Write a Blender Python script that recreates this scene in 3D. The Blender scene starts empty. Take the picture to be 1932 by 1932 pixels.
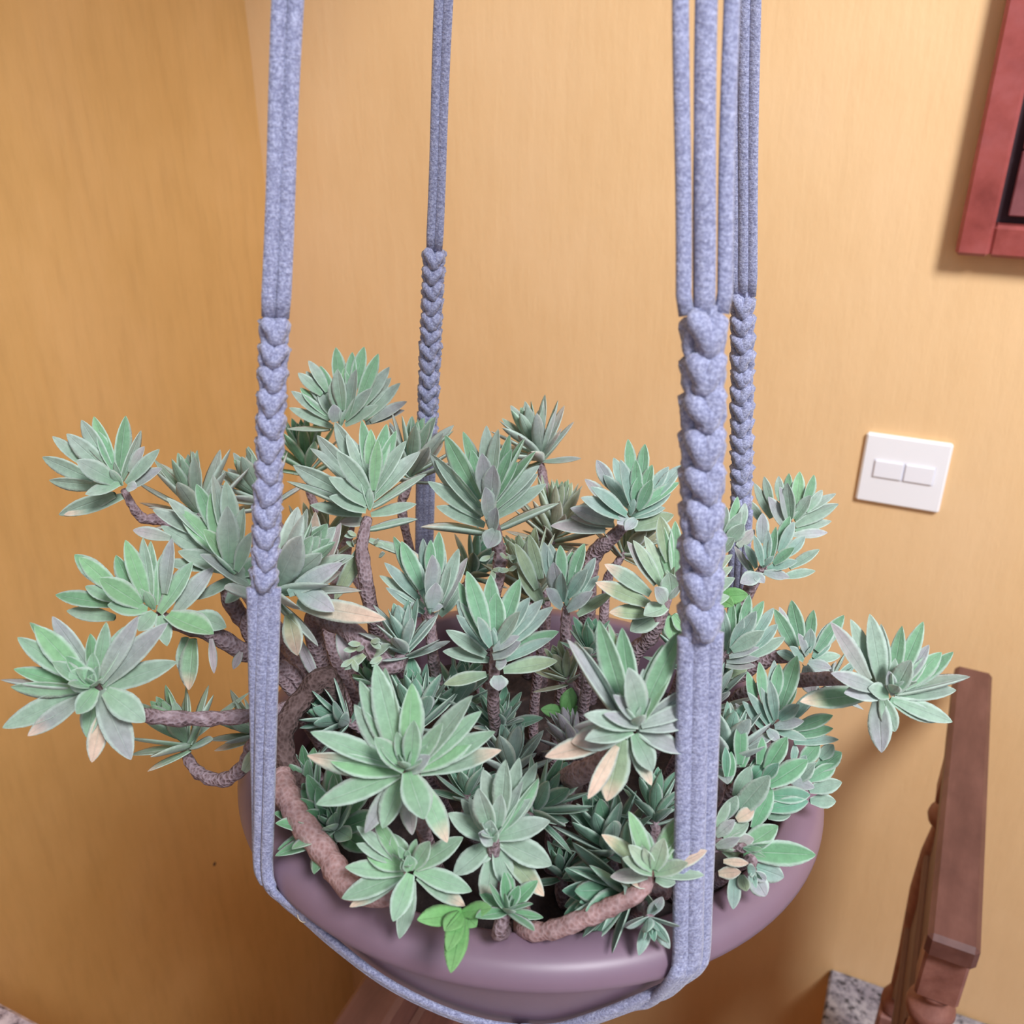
import bpy, math, random
from math import sin, cos, pi, radians as R, sqrt
from mathutils import Vector as V, Matrix, noise as mnoise
from mathutils.bvhtree import BVHTree

# ------------------------------------------------------------------ camera, world, lights, exposure
SC = bpy.context.scene
COL = SC.collection
TH = R(26.0); F = 1746.0; CAMZ = 2.5
cd = bpy.data.cameras.new('camera'); cam = bpy.data.objects.new('camera', cd); COL.objects.link(cam)
cam.location = (0, 0, CAMZ); cam.rotation_euler = (R(90) - TH, 0, 0)
cd.sensor_fit = 'HORIZONTAL'; cd.sensor_width = 36; cd.lens = 36 * F / 1932
cd.clip_start = 0.02
cd.dof.use_dof = True; cd.dof.focus_distance = 0.50; cd.dof.aperture_fstop = 14
SC.camera = cam
SC.view_settings.view_transform = 'Standard'; SC.view_settings.look = 'None'
SC.view_settings.gamma = 1; SC.view_settings.use_curve_mapping = False
SC.view_settings.exposure = 0.0

world = bpy.data.worlds.new('overcast_sky'); SC.world = world; world.use_nodes = True
bg = world.node_tree.nodes['Background']
bg.inputs[0].default_value = (0.74, 0.85, 1.0, 1); bg.inputs[1].default_value = 0.60

def area(name, loc, target, size, power, color):
    l = bpy.data.lights.new(name, 'AREA'); l.shape = 'DISK'; l.size = size; l.energy = power; l.color = color
    o = bpy.data.objects.new(name, l); COL.objects.link(o); o.location = loc
    o.rotation_euler = (V(target) - V(loc)).to_track_quat('-Z', 'Y').to_euler()
    l.spread = R(105); return o
area('daylight_opening', (0.9, -1.2, 4.3), (1.05, 1.1, 2.7), .75, 46, (0.96, 0.965, 1.0))

# ------------------------------------------------------------------ pixel helpers
def ray(px, py):
    c = V(((px - 966) / F, (966 - py) / F, 1.0))
    return V((c.x, c.z * cos(TH) + c.y * sin(TH), -c.z * sin(TH) + c.y * cos(TH)))
CAM = V((0, 0, CAMZ))
def P(px, py, d): return CAM + ray(px, py) * d
def on_z(px, py, z):
    r = ray(px, py); return CAM + r * ((z - CAMZ) / r.z)
WX = V((cos(R(-24.46)), sin(R(-24.46)), 0)); WY = V((-WX.y, WX.x, 0))   # along back wall / into the wall
WP = V((0.55, 1.2, 0)); ORI = WP - WX * 1.06
def loc(p):   # world -> wall frame
    q = V(p) - ORI; return V((q.dot(WX), q.dot(WY), p[2]))
def wld(q): return ORI + WX * q[0] + WY * q[1] + V((0, 0, q[2]))
def on_wall(px, py):
    r = ray(px, py); t = (ORI - CAM).dot(WY) / r.dot(WY); return loc(CAM + r * t)

# ------------------------------------------------------------------ object helpers
def tag(o, label=None, cat=None, group=None, kind=None):
    if label: o['label'] = label
    if cat: o['category'] = cat
    if group: o['group'] = group
    if kind: o['kind'] = kind
    return o
def empty(name, p=(0, 0, 0), parent=None):
    o = bpy.data.objects.new(name, None); COL.objects.link(o); o.empty_display_size = .02
    o['_w'] = list(p)
    if parent: o.parent = parent; o.location = V(p) - V(parent['_w'])
    else: o.location = p
    return o
def build(name, geo, m, parent=None, origin=None, smooth=True, uv=None, tint=None, mats=None, mi=None):
    vs, fs = geo
    if origin is None:
        n = len(vs); origin = V((sum(v[0] for v in vs) / n, sum(v[1] for v in vs) / n, min(v[2] for v in vs)))
    origin = V(origin)
    me = bpy.data.meshes.new(name)
    me.from_pydata([tuple(V(v) - origin) for v in vs], [], fs)
    if smooth: me.shade_smooth()
    if uv is not None:
        l = me.uv_layers.new(name='UVMap'); idx = [0] * len(me.loops); me.loops.foreach_get('vertex_index', idx)
        buf = []
        for i in idx: buf += uv[i]
        l.data.foreach_set('uv', buf)
    if tint is not None:
        a = me.color_attributes.new('tint', 'FLOAT_COLOR', 'POINT')
        a.data.foreach_set('color', [c for t in tint for c in t])
    me.materials.append(m)
    o = bpy.data.objects.new(name, me); COL.objects.link(o); o['_w'] = list(origin)
    if parent: o.parent = parent; o.location = origin - V(parent['_w'])
    else: o.location = origin
    return o
def merge(gs):
    vs = []; fs = []
    for g in gs:
        k = len(vs); vs += list(g[0]); fs += [tuple(i + k for i in f) for f in g[1]]
    return vs, fs
def box(x0, x1, y0, y1, z0, z1, bev=0.0, fr=True):
    """bevelled box in the wall frame (fr) or world"""
    b = min(bev, (x1 - x0) * .45, (y1 - y0) * .45, (z1 - z0) * .45)
    if b <= 0:
        vs = [(x, y, z) for z in (z0, z1) for y in (y0, y1) for x in (x0, x1)]
        fs = [(0, 2, 3, 1), (4, 5, 7, 6), (0, 1, 5, 4), (2, 6, 7, 3), (0, 4, 6, 2), (1, 3, 7, 5)]
    else:
        vs = []; idx = {}
        X = (x0, x1); Y = (y0, y1); Z = (z0, z1)
        for i in (0, 1):
            for j in (0, 1):
                for k in (0, 1):
                    c = (X[i], Y[j], Z[k]); s = (1 - 2 * i, 1 - 2 * j, 1 - 2 * k)
                    for a in range(3):
                        p = [c[q] + (0 if q == a else s[q] * b) for q in range(3)]
                        idx[(i, j, k, a)] = len(vs); vs.append(tuple(p))
        fs = []
        for a in range(3):
            o1, o2 = [q for q in range(3) if q != a]
            for e in (0, 1):
                ring = []
                for (u, v) in ((0, 0), (1, 0), (1, 1), (0, 1)):
                    t = [0, 0, 0]; t[a] = e; t[o1] = u; t[o2] = v; ring.append(idx[(t[0], t[1], t[2], a)])
                fs.append(tuple(ring))
            for u in (0, 1):
                for v in (0, 1):
                    t0 = [0, 0, 0]; t0[o1] = u; t0[o2] = v; t1 = list(t0); t1[a] = 1
                    fs.append((idx[(*t0, o1)], idx[(*t1, o1)], idx[(*t1, o2)], idx[(*t0, o2)]))
        for i in (0, 1):
            for j in (0, 1):
                for k in (0, 1): fs.append(tuple(idx[(i, j, k, a)] for a in range(3)))
    return [tuple(wld(v)) if fr else v for v in vs], fs
def fix(o):
    import bmesh
    bm = bmesh.new(); bm.from_mesh(o.data); bmesh.ops.recalc_face_normals(bm, faces=bm.faces); bm.to_mesh(o.data); bm.free(); return o
def tube(pts, rad, n=8, flat=1.0, nrm=None, cap=True, jit=0, rnd=None):
    """tube through pts; rad number or list; flat = squash along nrm; nrm vector or list"""
    pts = [V(p) for p in pts]; m = len(pts); vs = []; fs = []; prev = None
    for i, p in enumerate(pts):
        t = (pts[min(i + 1, m - 1)] - pts[max(i - 1, 0)]).normalized()
        if nrm is not None: a = V(nrm[i] if isinstance(nrm, list) else nrm)
        else: a = prev if prev is not None else (V((0, 0, 1)) if abs(t.z) < .9 else V((1, 0, 0)))
        a = (a - t * a.dot(t)).normalized(); b = t.cross(a); prev = a
        r = rad[i] if isinstance(rad, (list, tuple)) else rad
        for k in range(n):
            q = 2 * pi * k / n; rr = r * (1 + (rnd.uniform(-jit, jit) if jit else 0))
            vs.append(tuple(p + a * (cos(q) * rr * flat) + b * (sin(q) * rr)))
    for i in range(m - 1):
        for k in range(n):
            k2 = (k + 1) % n; fs.append((i * n + k, i * n + k2, (i + 1) * n + k2, (i + 1) * n + k))
    if cap: fs.append(tuple(range(n))[::-1]); fs.append(tuple(range((m - 1) * n, m * n)))
    return vs, fs
def spline(pts, k=6):
    pts = [V(p) for p in pts]; out = []
    for i in range(len(pts) - 1):
        p0 = pts[max(i - 1, 0)]; p1 = pts[i]; p2 = pts[i + 1]; p3 = pts[min(i + 2, len(pts) - 1)]
        for j in range(k):
            t = j / k
            out.append(.5 * ((2 * p1) + (p2 - p0) * t + (2 * p0 - 5 * p1 + 4 * p2 - p3) * t * t + (-p0 + 3 * p1 - 3 * p2 + p3) * t ** 3))
    out.append(pts[-1]); return out

# ------------------------------------------------------------------ materials
def mat(name):
    m = bpy.data.materials.new(name); m.use_nodes = True; nt = m.node_tree
    return m, nt, nt.nodes['Principled BSDF']
def nd(nt, t, **k):
    n = nt.nodes.new(t)
    for a, v in k.items():
        if a in n.inputs.keys() if isinstance(a, str) else False: n.inputs[a].default_value = v
        else: setattr(n, a, v)
    return n
def noise(nt, scale, detail=4, rough=.55, stretch=None, coord='Object'):
    tc = nt.nodes.new('ShaderNodeTexCoord'); n = nt.nodes.new('ShaderNodeTexNoise')
    n.inputs['Scale'].default_value = scale; n.inputs['Detail'].default_value = detail; n.inputs['Roughness'].default_value = rough
    mp = nt.nodes.new('ShaderNodeMapping'); mp.inputs['Scale'].default_value = stretch or (1, 1, 1)
    nt.links.new(tc.outputs[coord], mp.inputs[0]); nt.links.new(mp.outputs[0], n.inputs['Vector'])
    return n
def ramp(nt, src, stops):
    r = nt.nodes.new('ShaderNodeValToRGB'); e = r.color_ramp.elements
    while len(e) < len(stops): e.new(.5)
    for x, (p, c) in zip(e, stops): x.position = p; x.color = (*c, 1)
    nt.links.new(src, r.inputs[0]); return r
def bump(nt, bsdf, src, strength, dist, prev=None):
    b = nt.nodes.new('ShaderNodeBump'); b.inputs['Strength'].default_value = strength; b.inputs['Distance'].default_value = dist
    nt.links.new(src, b.inputs['Height'])
    if prev: nt.links.new(prev.outputs[0], b.inputs['Normal'])
    nt.links.new(b.outputs[0], bsdf.inputs['Normal']); return b
def simple(name, stops, scale, rough, stretch=None, bs=0.0, bd=.001, detail=5, spec=.5):
    m, nt, b = mat(name); n = noise(nt, scale, detail, stretch=stretch); r = ramp(nt, n.outputs[0], stops)
    nt.links.new(r.outputs[0], b.inputs['Base Color']); b.inputs['Roughness'].default_value = rough
    b.inputs['Specular IOR Level'].default_value = spec
    if bs: bump(nt, b, n.outputs[0], bs, bd)
    return m
def wall_mat(name, c0, c1, c2, st=.03):
    m, nt, b = mat(name)
    n1 = noise(nt, 3.0, 5, .6, (1, 1, .8)); n2 = noise(nt, 40, 5, .6, (1.4, 1.4, .22)); n3 = noise(nt, 160, 3, .6, (1, 1, .45))
    r = ramp(nt, n1.outputs[0], [(.3, c0), (.5, c1), (.72, c2)])
    r2 = ramp(nt, n2.outputs[0], [(.30, (1 - st, 1 - st * 1.1, 1 - st * 1.2)), (.5, (1, 1, 1)), (.74, (1 + st * .5, 1 + st * .5, 1 + st * .6))])
    mx = nt.nodes.new('ShaderNodeMix'); mx.data_type = 'RGBA'; mx.blend_type = 'MULTIPLY'; mx.inputs[0].default_value = .8
    nt.links.new(r.outputs[0], mx.inputs[6]); nt.links.new(r2.outputs[0], mx.inputs[7]); nt.links.new(mx.outputs[2], b.inputs['Base Color'])
    b.inputs['Roughness'].default_value = .5; b.inputs['Specular IOR Level'].default_value = .5
    p = bump(nt, b, n2.outputs[0], .35, .003); bump(nt, b, n3.outputs[0], .25, .0012, p)
    return m
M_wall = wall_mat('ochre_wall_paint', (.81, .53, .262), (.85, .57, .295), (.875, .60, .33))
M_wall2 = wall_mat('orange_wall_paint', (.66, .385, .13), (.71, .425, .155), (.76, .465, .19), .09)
M_floor = simple('brown_floor_tile', [(.3, (.20, .10, .06)), (.7, (.28, .15, .09))], 6, .4)
def granite_mat(name, lo, hi, base):
    m, nt, b = mat(name)
    n = noise(nt, 75, 3, .7); n2 = noise(nt, 24, 4, .6)
    r = ramp(nt, n.outputs[0], [(.36, lo), (.44, base), (.58, hi)]); r2 = ramp(nt, n2.outputs[0], [(.35, (.62, .60, .66)), (.6, (1, 1, 1))])
    mx = nt.nodes.new('ShaderNodeMix'); mx.data_type = 'RGBA'; mx.blend_type = 'MULTIPLY'; mx.inputs[0].default_value = 1
    nt.links.new(r.outputs[0], mx.inputs[6]); nt.links.new(r2.outputs[0], mx.inputs[7]); nt.links.new(mx.outputs[2], b.inputs['Base Color'])
    b.inputs['Roughness'].default_value = .3; return m
M_gran = granite_mat('speckled_granite', (.05, .04, .06), (.78, .70, .74), (.45, .38, .42))
M_gran2 = granite_mat('grey_granite', (.05, .05, .06), (.48, .46, .50), (.27, .26, .30))
def wood_mat(name, cols, rough=.45, axis=(7, 1.2, 7)):
    m, nt, b = mat(name)
    n = noise(nt, 6, 6, .65, tuple(1 / a for a in axis)); n2 = noise(nt, 20, 4, .6)
    mp = [x for x in nt.nodes if x.type == 'MAPPING'][0]; mp.vector_type = 'TEXTURE'; mp.inputs['Rotation'].default_value = (0, 0, R(-24.46))
    r = ramp(nt, n.outputs[0], [(.32, cols[0]), (.5, cols[1]), (.7, cols[2])])
    r2 = ramp(nt, n2.outputs[0], [(.3, (.72, .68, .7)), (.55, (1, 1, 1))])
    mx = nt.nodes.new('ShaderNodeMix'); mx.data_type = 'RGBA'; mx.blend_type = 'MULTIPLY'; mx.inputs[0].default_value = .8
    nt.links.new(r.outputs[0], mx.inputs[6]); nt.links.new(r2.outputs[0], mx.inputs[7]); nt.links.new(mx.outputs[2], b.inputs['Base Color'])
    b.inputs['Roughness'].default_value = rough; bump(nt, b, n.outputs[0], .15, .001); return m
M_wood = wood_mat('reddish_brown_wood', ((.115, .046, .038), (.145, .060, .049), (.185, .083, .068)))
M_wood2 = wood_mat('worn_red_wood', ((.20, .078, .058), (.28, .12, .095), (.36, .17, .135)))
M_frame = wood_mat('red_painted_wood', ((.27, .055, .045), (.34, .075, .065), (.38, .10, .095)), .3, (3, 3, 3))
M_panel = wood_mat('dull_maroon_wood', ((.20, .055, .06), (.235, .075, .08), (.27, .095, .10)), .4, (3, 3, 3))
M_dark = simple('dark_gap', [(0, (.03, .015, .02)), (1, (.05, .02, .03))], 10, .7)
M_white = simple('white_plastic', [(.3, (.90, .90, .92)), (.7, (.93, .93, .95))], 5, .25)
M_white2 = simple('white_rocker_plastic', [(.3, (.88, .88, .92)), (.7, (.91, .91, .95))], 5, .25)
M_metal = simple('galvanised_metal', [(.3, (.4, .4, .42)), (.7, (.55, .55, .57))], 30, .35); M_metal.node_tree.nodes['Principled BSDF'].inputs['Metallic'].default_value = 1
# pot plastic
M_pot = simple('mauve_brown_plastic', [(.3, (.215, .140, .190)), (.7, (.245, .160, .22))], 18, .42, bs=.05, bd=.0006, spec=.6)
M_soil = simple('dark_soil', [(.3, (.016, .011, .012)), (.6, (.05, .034, .032)), (.85, (.12, .09, .085))], 110, .95, bs=.9, bd=.004)
# woody stems with leaf scars
def stem_mat(name, lo, mid, hi, bd=.0016):
    m, nt, b = mat(name)
    tc = nt.nodes.new('ShaderNodeTexCoord'); vo = nt.nodes.new('ShaderNodeTexVoronoi'); vo.inputs['Scale'].default_value = 520
    mp = nt.nodes.new('ShaderNodeMapping'); nt.links.new(tc.outputs['Object'], mp.inputs[0]); nt.links.new(mp.outputs[0], vo.inputs['Vector'])
    n = noise(nt, 130, 5, .65)
    r = ramp(nt, vo.outputs['Distance'], [(.0, lo), (.22, mid), (.8, hi)]); r2 = ramp(nt, n.outputs[0], [(.3, (.55, .5, .5)), (.65, (1.1, 1.1, 1.1))])
    mx = nt.nodes.new('ShaderNodeMix'); mx.data_type = 'RGBA'; mx.blend_type = 'MULTIPLY'; mx.inputs[0].default_value = .9
    nt.links.new(r.outputs[0], mx.inputs[6]); nt.links.new(r2.outputs[0], mx.inputs[7]); nt.links.new(mx.outputs[2], b.inputs['Base Color'])
    b.inputs['Roughness'].default_value = .85; p = bump(nt, b, vo.outputs['Distance'], .8, bd); bump(nt, b, n.outputs[0], .6, bd, p); return m
M_stem = stem_mat('scarred_grey_mauve_bark', (.14, .085, .09), (.27, .185, .20), (.40, .31, .345))
M_stem2 = stem_mat('pinkish_brown_bark', (.34, .19, .17), (.40, .235, .225), (.52, .36, .36), .0005)
M_stem3 = stem_mat('dark_brown_bark', (.045, .025, .022), (.095, .055, .05), (.16, .105, .10))
# felted leaves
def leaf_mat(name, edge, fuzz):
    m, nt, b = mat(name)
    at = nt.nodes.new('ShaderNodeAttribute'); at.attribute_name = 'tint'
    uvn = nt.nodes.new('ShaderNodeUVMap'); sx = nt.nodes.new('ShaderNodeSeparateXYZ'); nt.links.new(uvn.outputs[0], sx.inputs[0])
    a = nt.nodes.new('ShaderNodeMath'); a.operation = 'SUBTRACT'; a.inputs[1].default_value = .5; nt.links.new(sx.outputs[0], a.inputs[0])
    ab = nt.nodes.new('ShaderNodeMath'); ab.operation = 'ABSOLUTE'; nt.links.new(a.outputs[0], ab.inputs[0])
    er = ramp(nt, ab.outputs[0], [(0.0, (.38, .38, .38)), (.035, (.03, .03, .03)), (.34, (.10, .10, .10)), (.44, (.8, .8, .8)), (.5, (1, 1, 1))])
    n = noise(nt, 900, 3, .6); n2 = noise(nt, 260, 3, .6)
    mx = nt.nodes.new('ShaderNodeMix'); mx.data_type = 'RGBA'; mx.inputs[7].default_value = (*edge, 1)
    mu = nt.nodes.new('ShaderNodeMath'); mu.operation = 'MULTIPLY'; mu.inputs[1].default_value = fuzz; nt.links.new(er.outputs[0], mu.inputs[0])
    nt.links.new(mu.outputs[0], mx.inputs[0]); nt.links.new(at.outputs['Color'], mx.inputs[6])
    m2 = nt.nodes.new('ShaderNodeMix'); m2.data_type = 'RGBA'; m2.blend_type = 'MULTIPLY'; m2.inputs[0].default_value = 1
    r2 = ramp(nt, n2.outputs[0], [(.25, (.84, .84, .84)), (.7, (1.12, 1.12, 1.12))])
    nt.links.new(mx.outputs[2], m2.inputs[6]); nt.links.new(r2.outputs[0], m2.inputs[7]); nt.links.new(m2.outputs[2], b.inputs['Base Color'])
    b.inputs['Roughness'].default_value = .8; b.inputs['Specular IOR Level'].default_value = .2
    b.inputs['Sheen Weight'].default_value = .38 * fuzz; b.inputs['Sheen Roughness'].default_value = .45; b.inputs['Sheen Tint'].default_value = (.92, .95, 1, 1)
    p = bump(nt, b, n.outputs[0], .5, .0004)
    ml = ramp(nt, ab.outputs[0], [(0, (0, 0, 0)), (.05, (1, 1, 1))]); bump(nt, b, ml.outputs[0], .5, .0006, p)
    return m
M_leaf = leaf_mat('felted_leaf', (.60, .72, .62), .85)
M_weed = leaf_mat('smooth_green_leaf', (.30, .55, .20), .25)
# t-shirt yarn
def yarn_mat():
    m, nt, b = mat('heather_grey_blue_yarn')
    n = noise(nt, 900, 4, .7, (1, 1, 1.0)); n2 = noise(nt, 300, 3, .6, (1, 1, 2.2)); n3 = noise(nt, 12, 2)
    r = ramp(nt, n.outputs[0], [(.28, (.16, .165, .28)), (.5, (.34, .355, .52)), (.72, (.58, .61, .80))])
    r2 = ramp(nt, n2.outputs[0], [(.3, (.72, .72, .76)), (.65, (1.12, 1.12, 1.12))])
    mx = nt.nodes.new('ShaderNodeMix'); mx.data_type = 'RGBA'; mx.blend_type = 'MULTIPLY'; mx.inputs[0].default_value = .9
    nt.links.new(r.outputs[0], mx.inputs[6]); nt.links.new(r2.outputs[0], mx.inputs[7]); nt.links.new(mx.outputs[2], b.inputs['Base Color'])
    b.inputs['Roughness'].default_value = .95; b.inputs['Specular IOR Level'].default_value = .1
    b.inputs['Sheen Weight'].default_value = .35
    p = bump(nt, b, n2.outputs[0], .5, .0010); bump(nt, b, n.outputs[0], .6, .0006, p); return m
M_yarn = yarn_mat()

# ------------------------------------------------------------------ setting
def struct(name, g, m): return tag(fix(build(name, g, m, smooth=False)), kind='structure')
struct('wall_back', box(-.2, 4.2, 0, .2, 0, 4.0), M_wall)
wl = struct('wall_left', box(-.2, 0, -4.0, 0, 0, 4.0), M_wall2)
rr_ = ray(405, 1630); hit = CAM + rr_ * ((ORI - CAM).dot(WX) / rr_.dot(WX)); hl = loc(hit)
wl['_w'] = list(wl.location)
fix(build('paint_chip', box(-.001, .0012, hl.y - .004, hl.y + .003, hl.z - .003, hl.z + .0035, .001), M_dark, wl, smooth=False))
struct('floor', box(-.2, 4.2, -4.0, .2, -.1, 0), M_floor)
struct('floor', box(.0005, 4.2, -4.0, -1.75, .84, .96), M_floor)  # unseen landing slab, added to keep sky light out of the well below
struct('light_blocker_front', box(.0005, 3.4, -2.75, -2.6, .96, 2.15), M_wall)  # unseen low wall behind the camera, added to block low-angle light
struct('light_blocker_right', box(3.4, 3.55, -2.75, -.001, .98, 2.15), M_wall)  # unseen low wall on the right, added likewise to darken the lower walls
# granite landing right, its corner seen at (1580,1832)
gz = CAMZ - 1.52
c = loc(on_z(1580, 1832, gz)); e = loc(on_z(1562, 1932, gz))
print('granite corner', c, 'edge', e)
landing_x = c.x
o = struct('trim_1', box(landing_x, 3.39, -.93, -.002, 0, gz - .03), M_wall)
o = struct('trim_2', box(landing_x - .012, 3.39, -.94, -.001, gz - .03, gz, .004), M_gran2)
# granite topped parapet lower left
pz = CAMZ - .90
c1 = loc(on_z(0, 1890, pz)); c2 = loc(on_z(80, 1932, pz))
py_ = (c1.y + c2.y) / 2
print('parapet', c1, c2)
px_end = 3.39  # parapet lengthened to the right, out of view, to block low skylight
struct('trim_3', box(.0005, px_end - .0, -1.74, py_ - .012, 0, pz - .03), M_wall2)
tag(fix(build('granite_slab', box(.001, px_end, -1.75, py_, pz - .03, pz, .004), M_gran, smooth=False)),
    'pale speckled granite slab capping the low wall at the lower left corner', 'slab')
# overhead beam that carries the hanger (above the frame)
K = V((.02, .45, CAMZ + .65))
kl = loc(K)
struct('trim_4', box(kl.x - .04, kl.x + .04, -2.4, -.001, K.z + .10, K.z + .22, .004), M_wood)

# window at upper right: outer corner at (1812,497)
w0 = on_wall(1813, 498); fw = on_wall(1868, 445)
w0 = V((w0.x - .010, 0, w0.z + .016))
wn = tag(empty('window_1', wld((w0.x + .4, 0, w0.z))), kind='structure')
fd = .035; W_ = .85; H_ = 1.05; b1 = abs(fw.x - w0.x) * 1.05
print('frame', w0, b1)
for nm, g in (('frame_stile', box(w0.x, w0.x + b1, -fd, .0, w0.z, w0.z + H_, .004)),
              ('frame_stile', box(w0.x + W_ - b1, w0.x + W_, -fd, .0, w0.z, w0.z + H_, .004)),
              ('frame_rail', box(w0.x + b1 * .98, w0.x + W_ - b1 * .98, -fd + .001, .0, w0.z, w0.z + b1, .004)),
              ('frame_rail', box(w0.x + b1 * .98, w0.x + W_ - b1 * .98, -fd + .001, .0, w0.z + H_ - b1, w0.z + H_, .004))):
    fix(build(nm, g, M_frame, wn, smooth=False))
fix(build('backing', box(w0.x + b1, w0.x + W_ - b1, -.006, 0.0, w0.z + b1, w0.z + H_ - b1), M_dark, wn, smooth=False))
g0 = .012; sx0 = w0.x + b1 + g0; sx1 = w0.x + W_ - b1 - g0; sz0 = w0.z + b1 + g0 * .8
k = 0; z = sz0
while z < w0.z + H_ - b1 - .02:
    z2 = min(z + .075, w0.z + H_ - b1 - g0)
    fix(build('shutter_board', box(sx0, sx1, -.022, -.006, z, z2 - .0015, .0015), M_panel, wn, smooth=False)); z = z2

# light switch
cs = [on_wall(*p) for p in ((1637, 812), (1801, 836), (1770, 966), (1614, 938))]
sxa = (cs[0].x + cs[3].x) / 2; sxb = (cs[1].x + cs[2].x) / 2; sza = (cs[2].z + cs[3].z) / 2; szb = (cs[0].z + cs[1].z) / 2
print('switch', sxa, sxb, sza, szb)
sw = tag(empty('light_switch', wld(((sxa + sxb) / 2, 0, sza))), 'white square light switch plate with two rockers on the orange wall', 'switch')
fix(build('plate', box(sxa, sxb, -.009, 0, sza, szb, .003), M_white, sw, smooth=False))
r0 = on_wall(1650, 872); r1 = on_wall(1758, 912); rm = (r0.x + r1.x) / 2
hz = (szb - sza) * .12; zc = sza + (szb - sza) * .52
for a, b_ in ((r0.x, rm - .001), (rm + .001, r1.x)):
    fix(build('rocker', box(a + .001, b_, -.0120, -.009, zc - hz, zc + hz, .0008), M_white2, sw, smooth=False))
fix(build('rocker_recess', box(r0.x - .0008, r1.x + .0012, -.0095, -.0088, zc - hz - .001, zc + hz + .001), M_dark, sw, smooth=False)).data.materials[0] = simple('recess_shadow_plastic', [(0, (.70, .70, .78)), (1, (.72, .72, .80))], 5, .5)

# ------------------------------------------------------------------ wooden rails on posts
def lathe(cx, cy, prof, n=20):
    vs = []; fs = []
    for r, z in prof:
        for k in range(n): vs.append((cx + r * cos(2 * pi * k / n), cy + r * sin(2 * pi * k / n), z))
    m = len(prof)
    for i in range(m - 1):
        for k in range(n):
            k2 = (k + 1) % n; fs.append((i * n + k, i * n + k2, (i + 1) * n + k2, (i + 1) * n + k))
    fs.append(tuple(range(n))[::-1]); fs.append(tuple(range((m - 1) * n, m * n)))
    return [tuple(wld(v)) for v in vs], fs
rz = CAMZ - .77
nl = loc(on_z(1750, 1782, rz)); nr = loc(on_z(1846, 1806, rz)); fl = loc(on_z(1804, 1252, rz)); fr_ = loc(on_z(1878, 1262, rz))
print('rail', nl, nr, fl, fr_)
def railing(name, x0, x1, yn, yf, base, label, group, side=1, skew=0.0, py2=None):
    ang = math.atan(skew)
    def turn(o):
        return o

    t = tag(empty(name, wld(((x0 + x1) / 2, (yn + yf) / 2, base))), label, 'railing', group)
    fix(build('top_rail', box(x0, x1, yn, yf, rz - .03, rz, .005), M_wood, t, smooth=False))
    s = .042; xa = x0 + .003 if side > 0 else x1 - s - .003
    for q, yy in enumerate(py2 or (yn + .012, yf - .19)):
        zt = rz - .03
        prs = [fix(build('post', box(xa, xa + s, yy, yy + s, zt - .07, zt, .003), M_wood2, t, smooth=False))]
        cx = xa + s / 2; cy = yy + s / 2; r = s / 2
        pf = [(r * .9, zt - .069), (r * .95, zt - .074), (r * .62, zt - .082), (r * .62, zt - .086), (r * 1.12, zt - .094), (r * 1.2, zt - .102), (r * 1.1, zt - .110), (r * .7, zt - .116), (r * .75, zt - .124),
              (r * 1.0, zt - .17), (r * 1.08, zt - .24), (r * .8, zt - .36), (r * .7, zt - .44), (r * 1.1, zt - .46), (r * 1.1, zt - .475), (r * .8, zt - .49)]
        tp = fix(build('turned_spindle', lathe(cx, cy, pf[::-1]), M_wood2, prs[0], smooth=True))
        fix(build('foot', box(xa, xa + s, yy, yy + s, base, zt - .485, .003), M_wood2, prs[0], smooth=False))
    # carved side board between the posts
    ya = (py2[0] if py2 else yn + .012) + s; yb = (py2[1] if py2 else yf - .19) + s * .4
    xb = xa + s * .25
    vs = []; fs = []; N = 26
    zt = rz - .03
    for i in range(N + 1):
        f = i / N; y = ya + (yb - ya) * f; h = .42 + .03 * cos(4 * pi * f)
        for (xx, zz) in ((xb, zt), (xb + .018, zt), (xb + .018, zt - h), (xb, zt - h)): vs.append(tuple(wld((xx, y, zz))))
    for i in range(N):
        for k in range(4): fs.append((i * 4 + k, i * 4 + (k + 1) % 4, i * 4 + 4 + (k + 1) % 4, i * 4 + 4 + k))
    fs += [(0, 1, 2, 3), tuple(N * 4 + k for k in (3, 2, 1, 0))]
    sb = fix(build('side_board', (vs, fs), M_wood, t, smooth=False))
    for zz in (.05, .16, .30):
        fix(build('moulding', box(xb - .006, xb + .024, ya + .001, yb, zt - zz - .02, zt - zz, .005), M_wood, sb, smooth=False))
    piv = wld((x0, yn, 0))
    for o in [t] + list(t.children_recursive):
        if o is t: o.location = piv + Matrix.Rotation(-ang, 3, 'Z') @ (V(o.location) - piv); o.rotation_euler = (0, 0, -ang)
    return t
wr = .058
railing('wooden_railing', nl.x, nl.x + (nr.x - nl.x + fr_.x - fl.x) / 2, nl.y + .012, fl.y, gz, 'reddish-brown wooden rail on turned posts, standing on granite below the light switch', 'wooden rails', 1, (fl.x - nl.x) / (fl.y - nl.y))
l2 = loc(on_z(690, 1831, rz)); l3 = loc(on_z(763, 1878, rz))
print('rail2', l2, l3)
railing('wooden_railing', l2.x, l3.x, l2.y - .34, -.46, 0, 'reddish-brown wooden rail seen below the left underside of the pot', 'wooden rails', 1, 0.0, (-.925, -.56))

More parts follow.
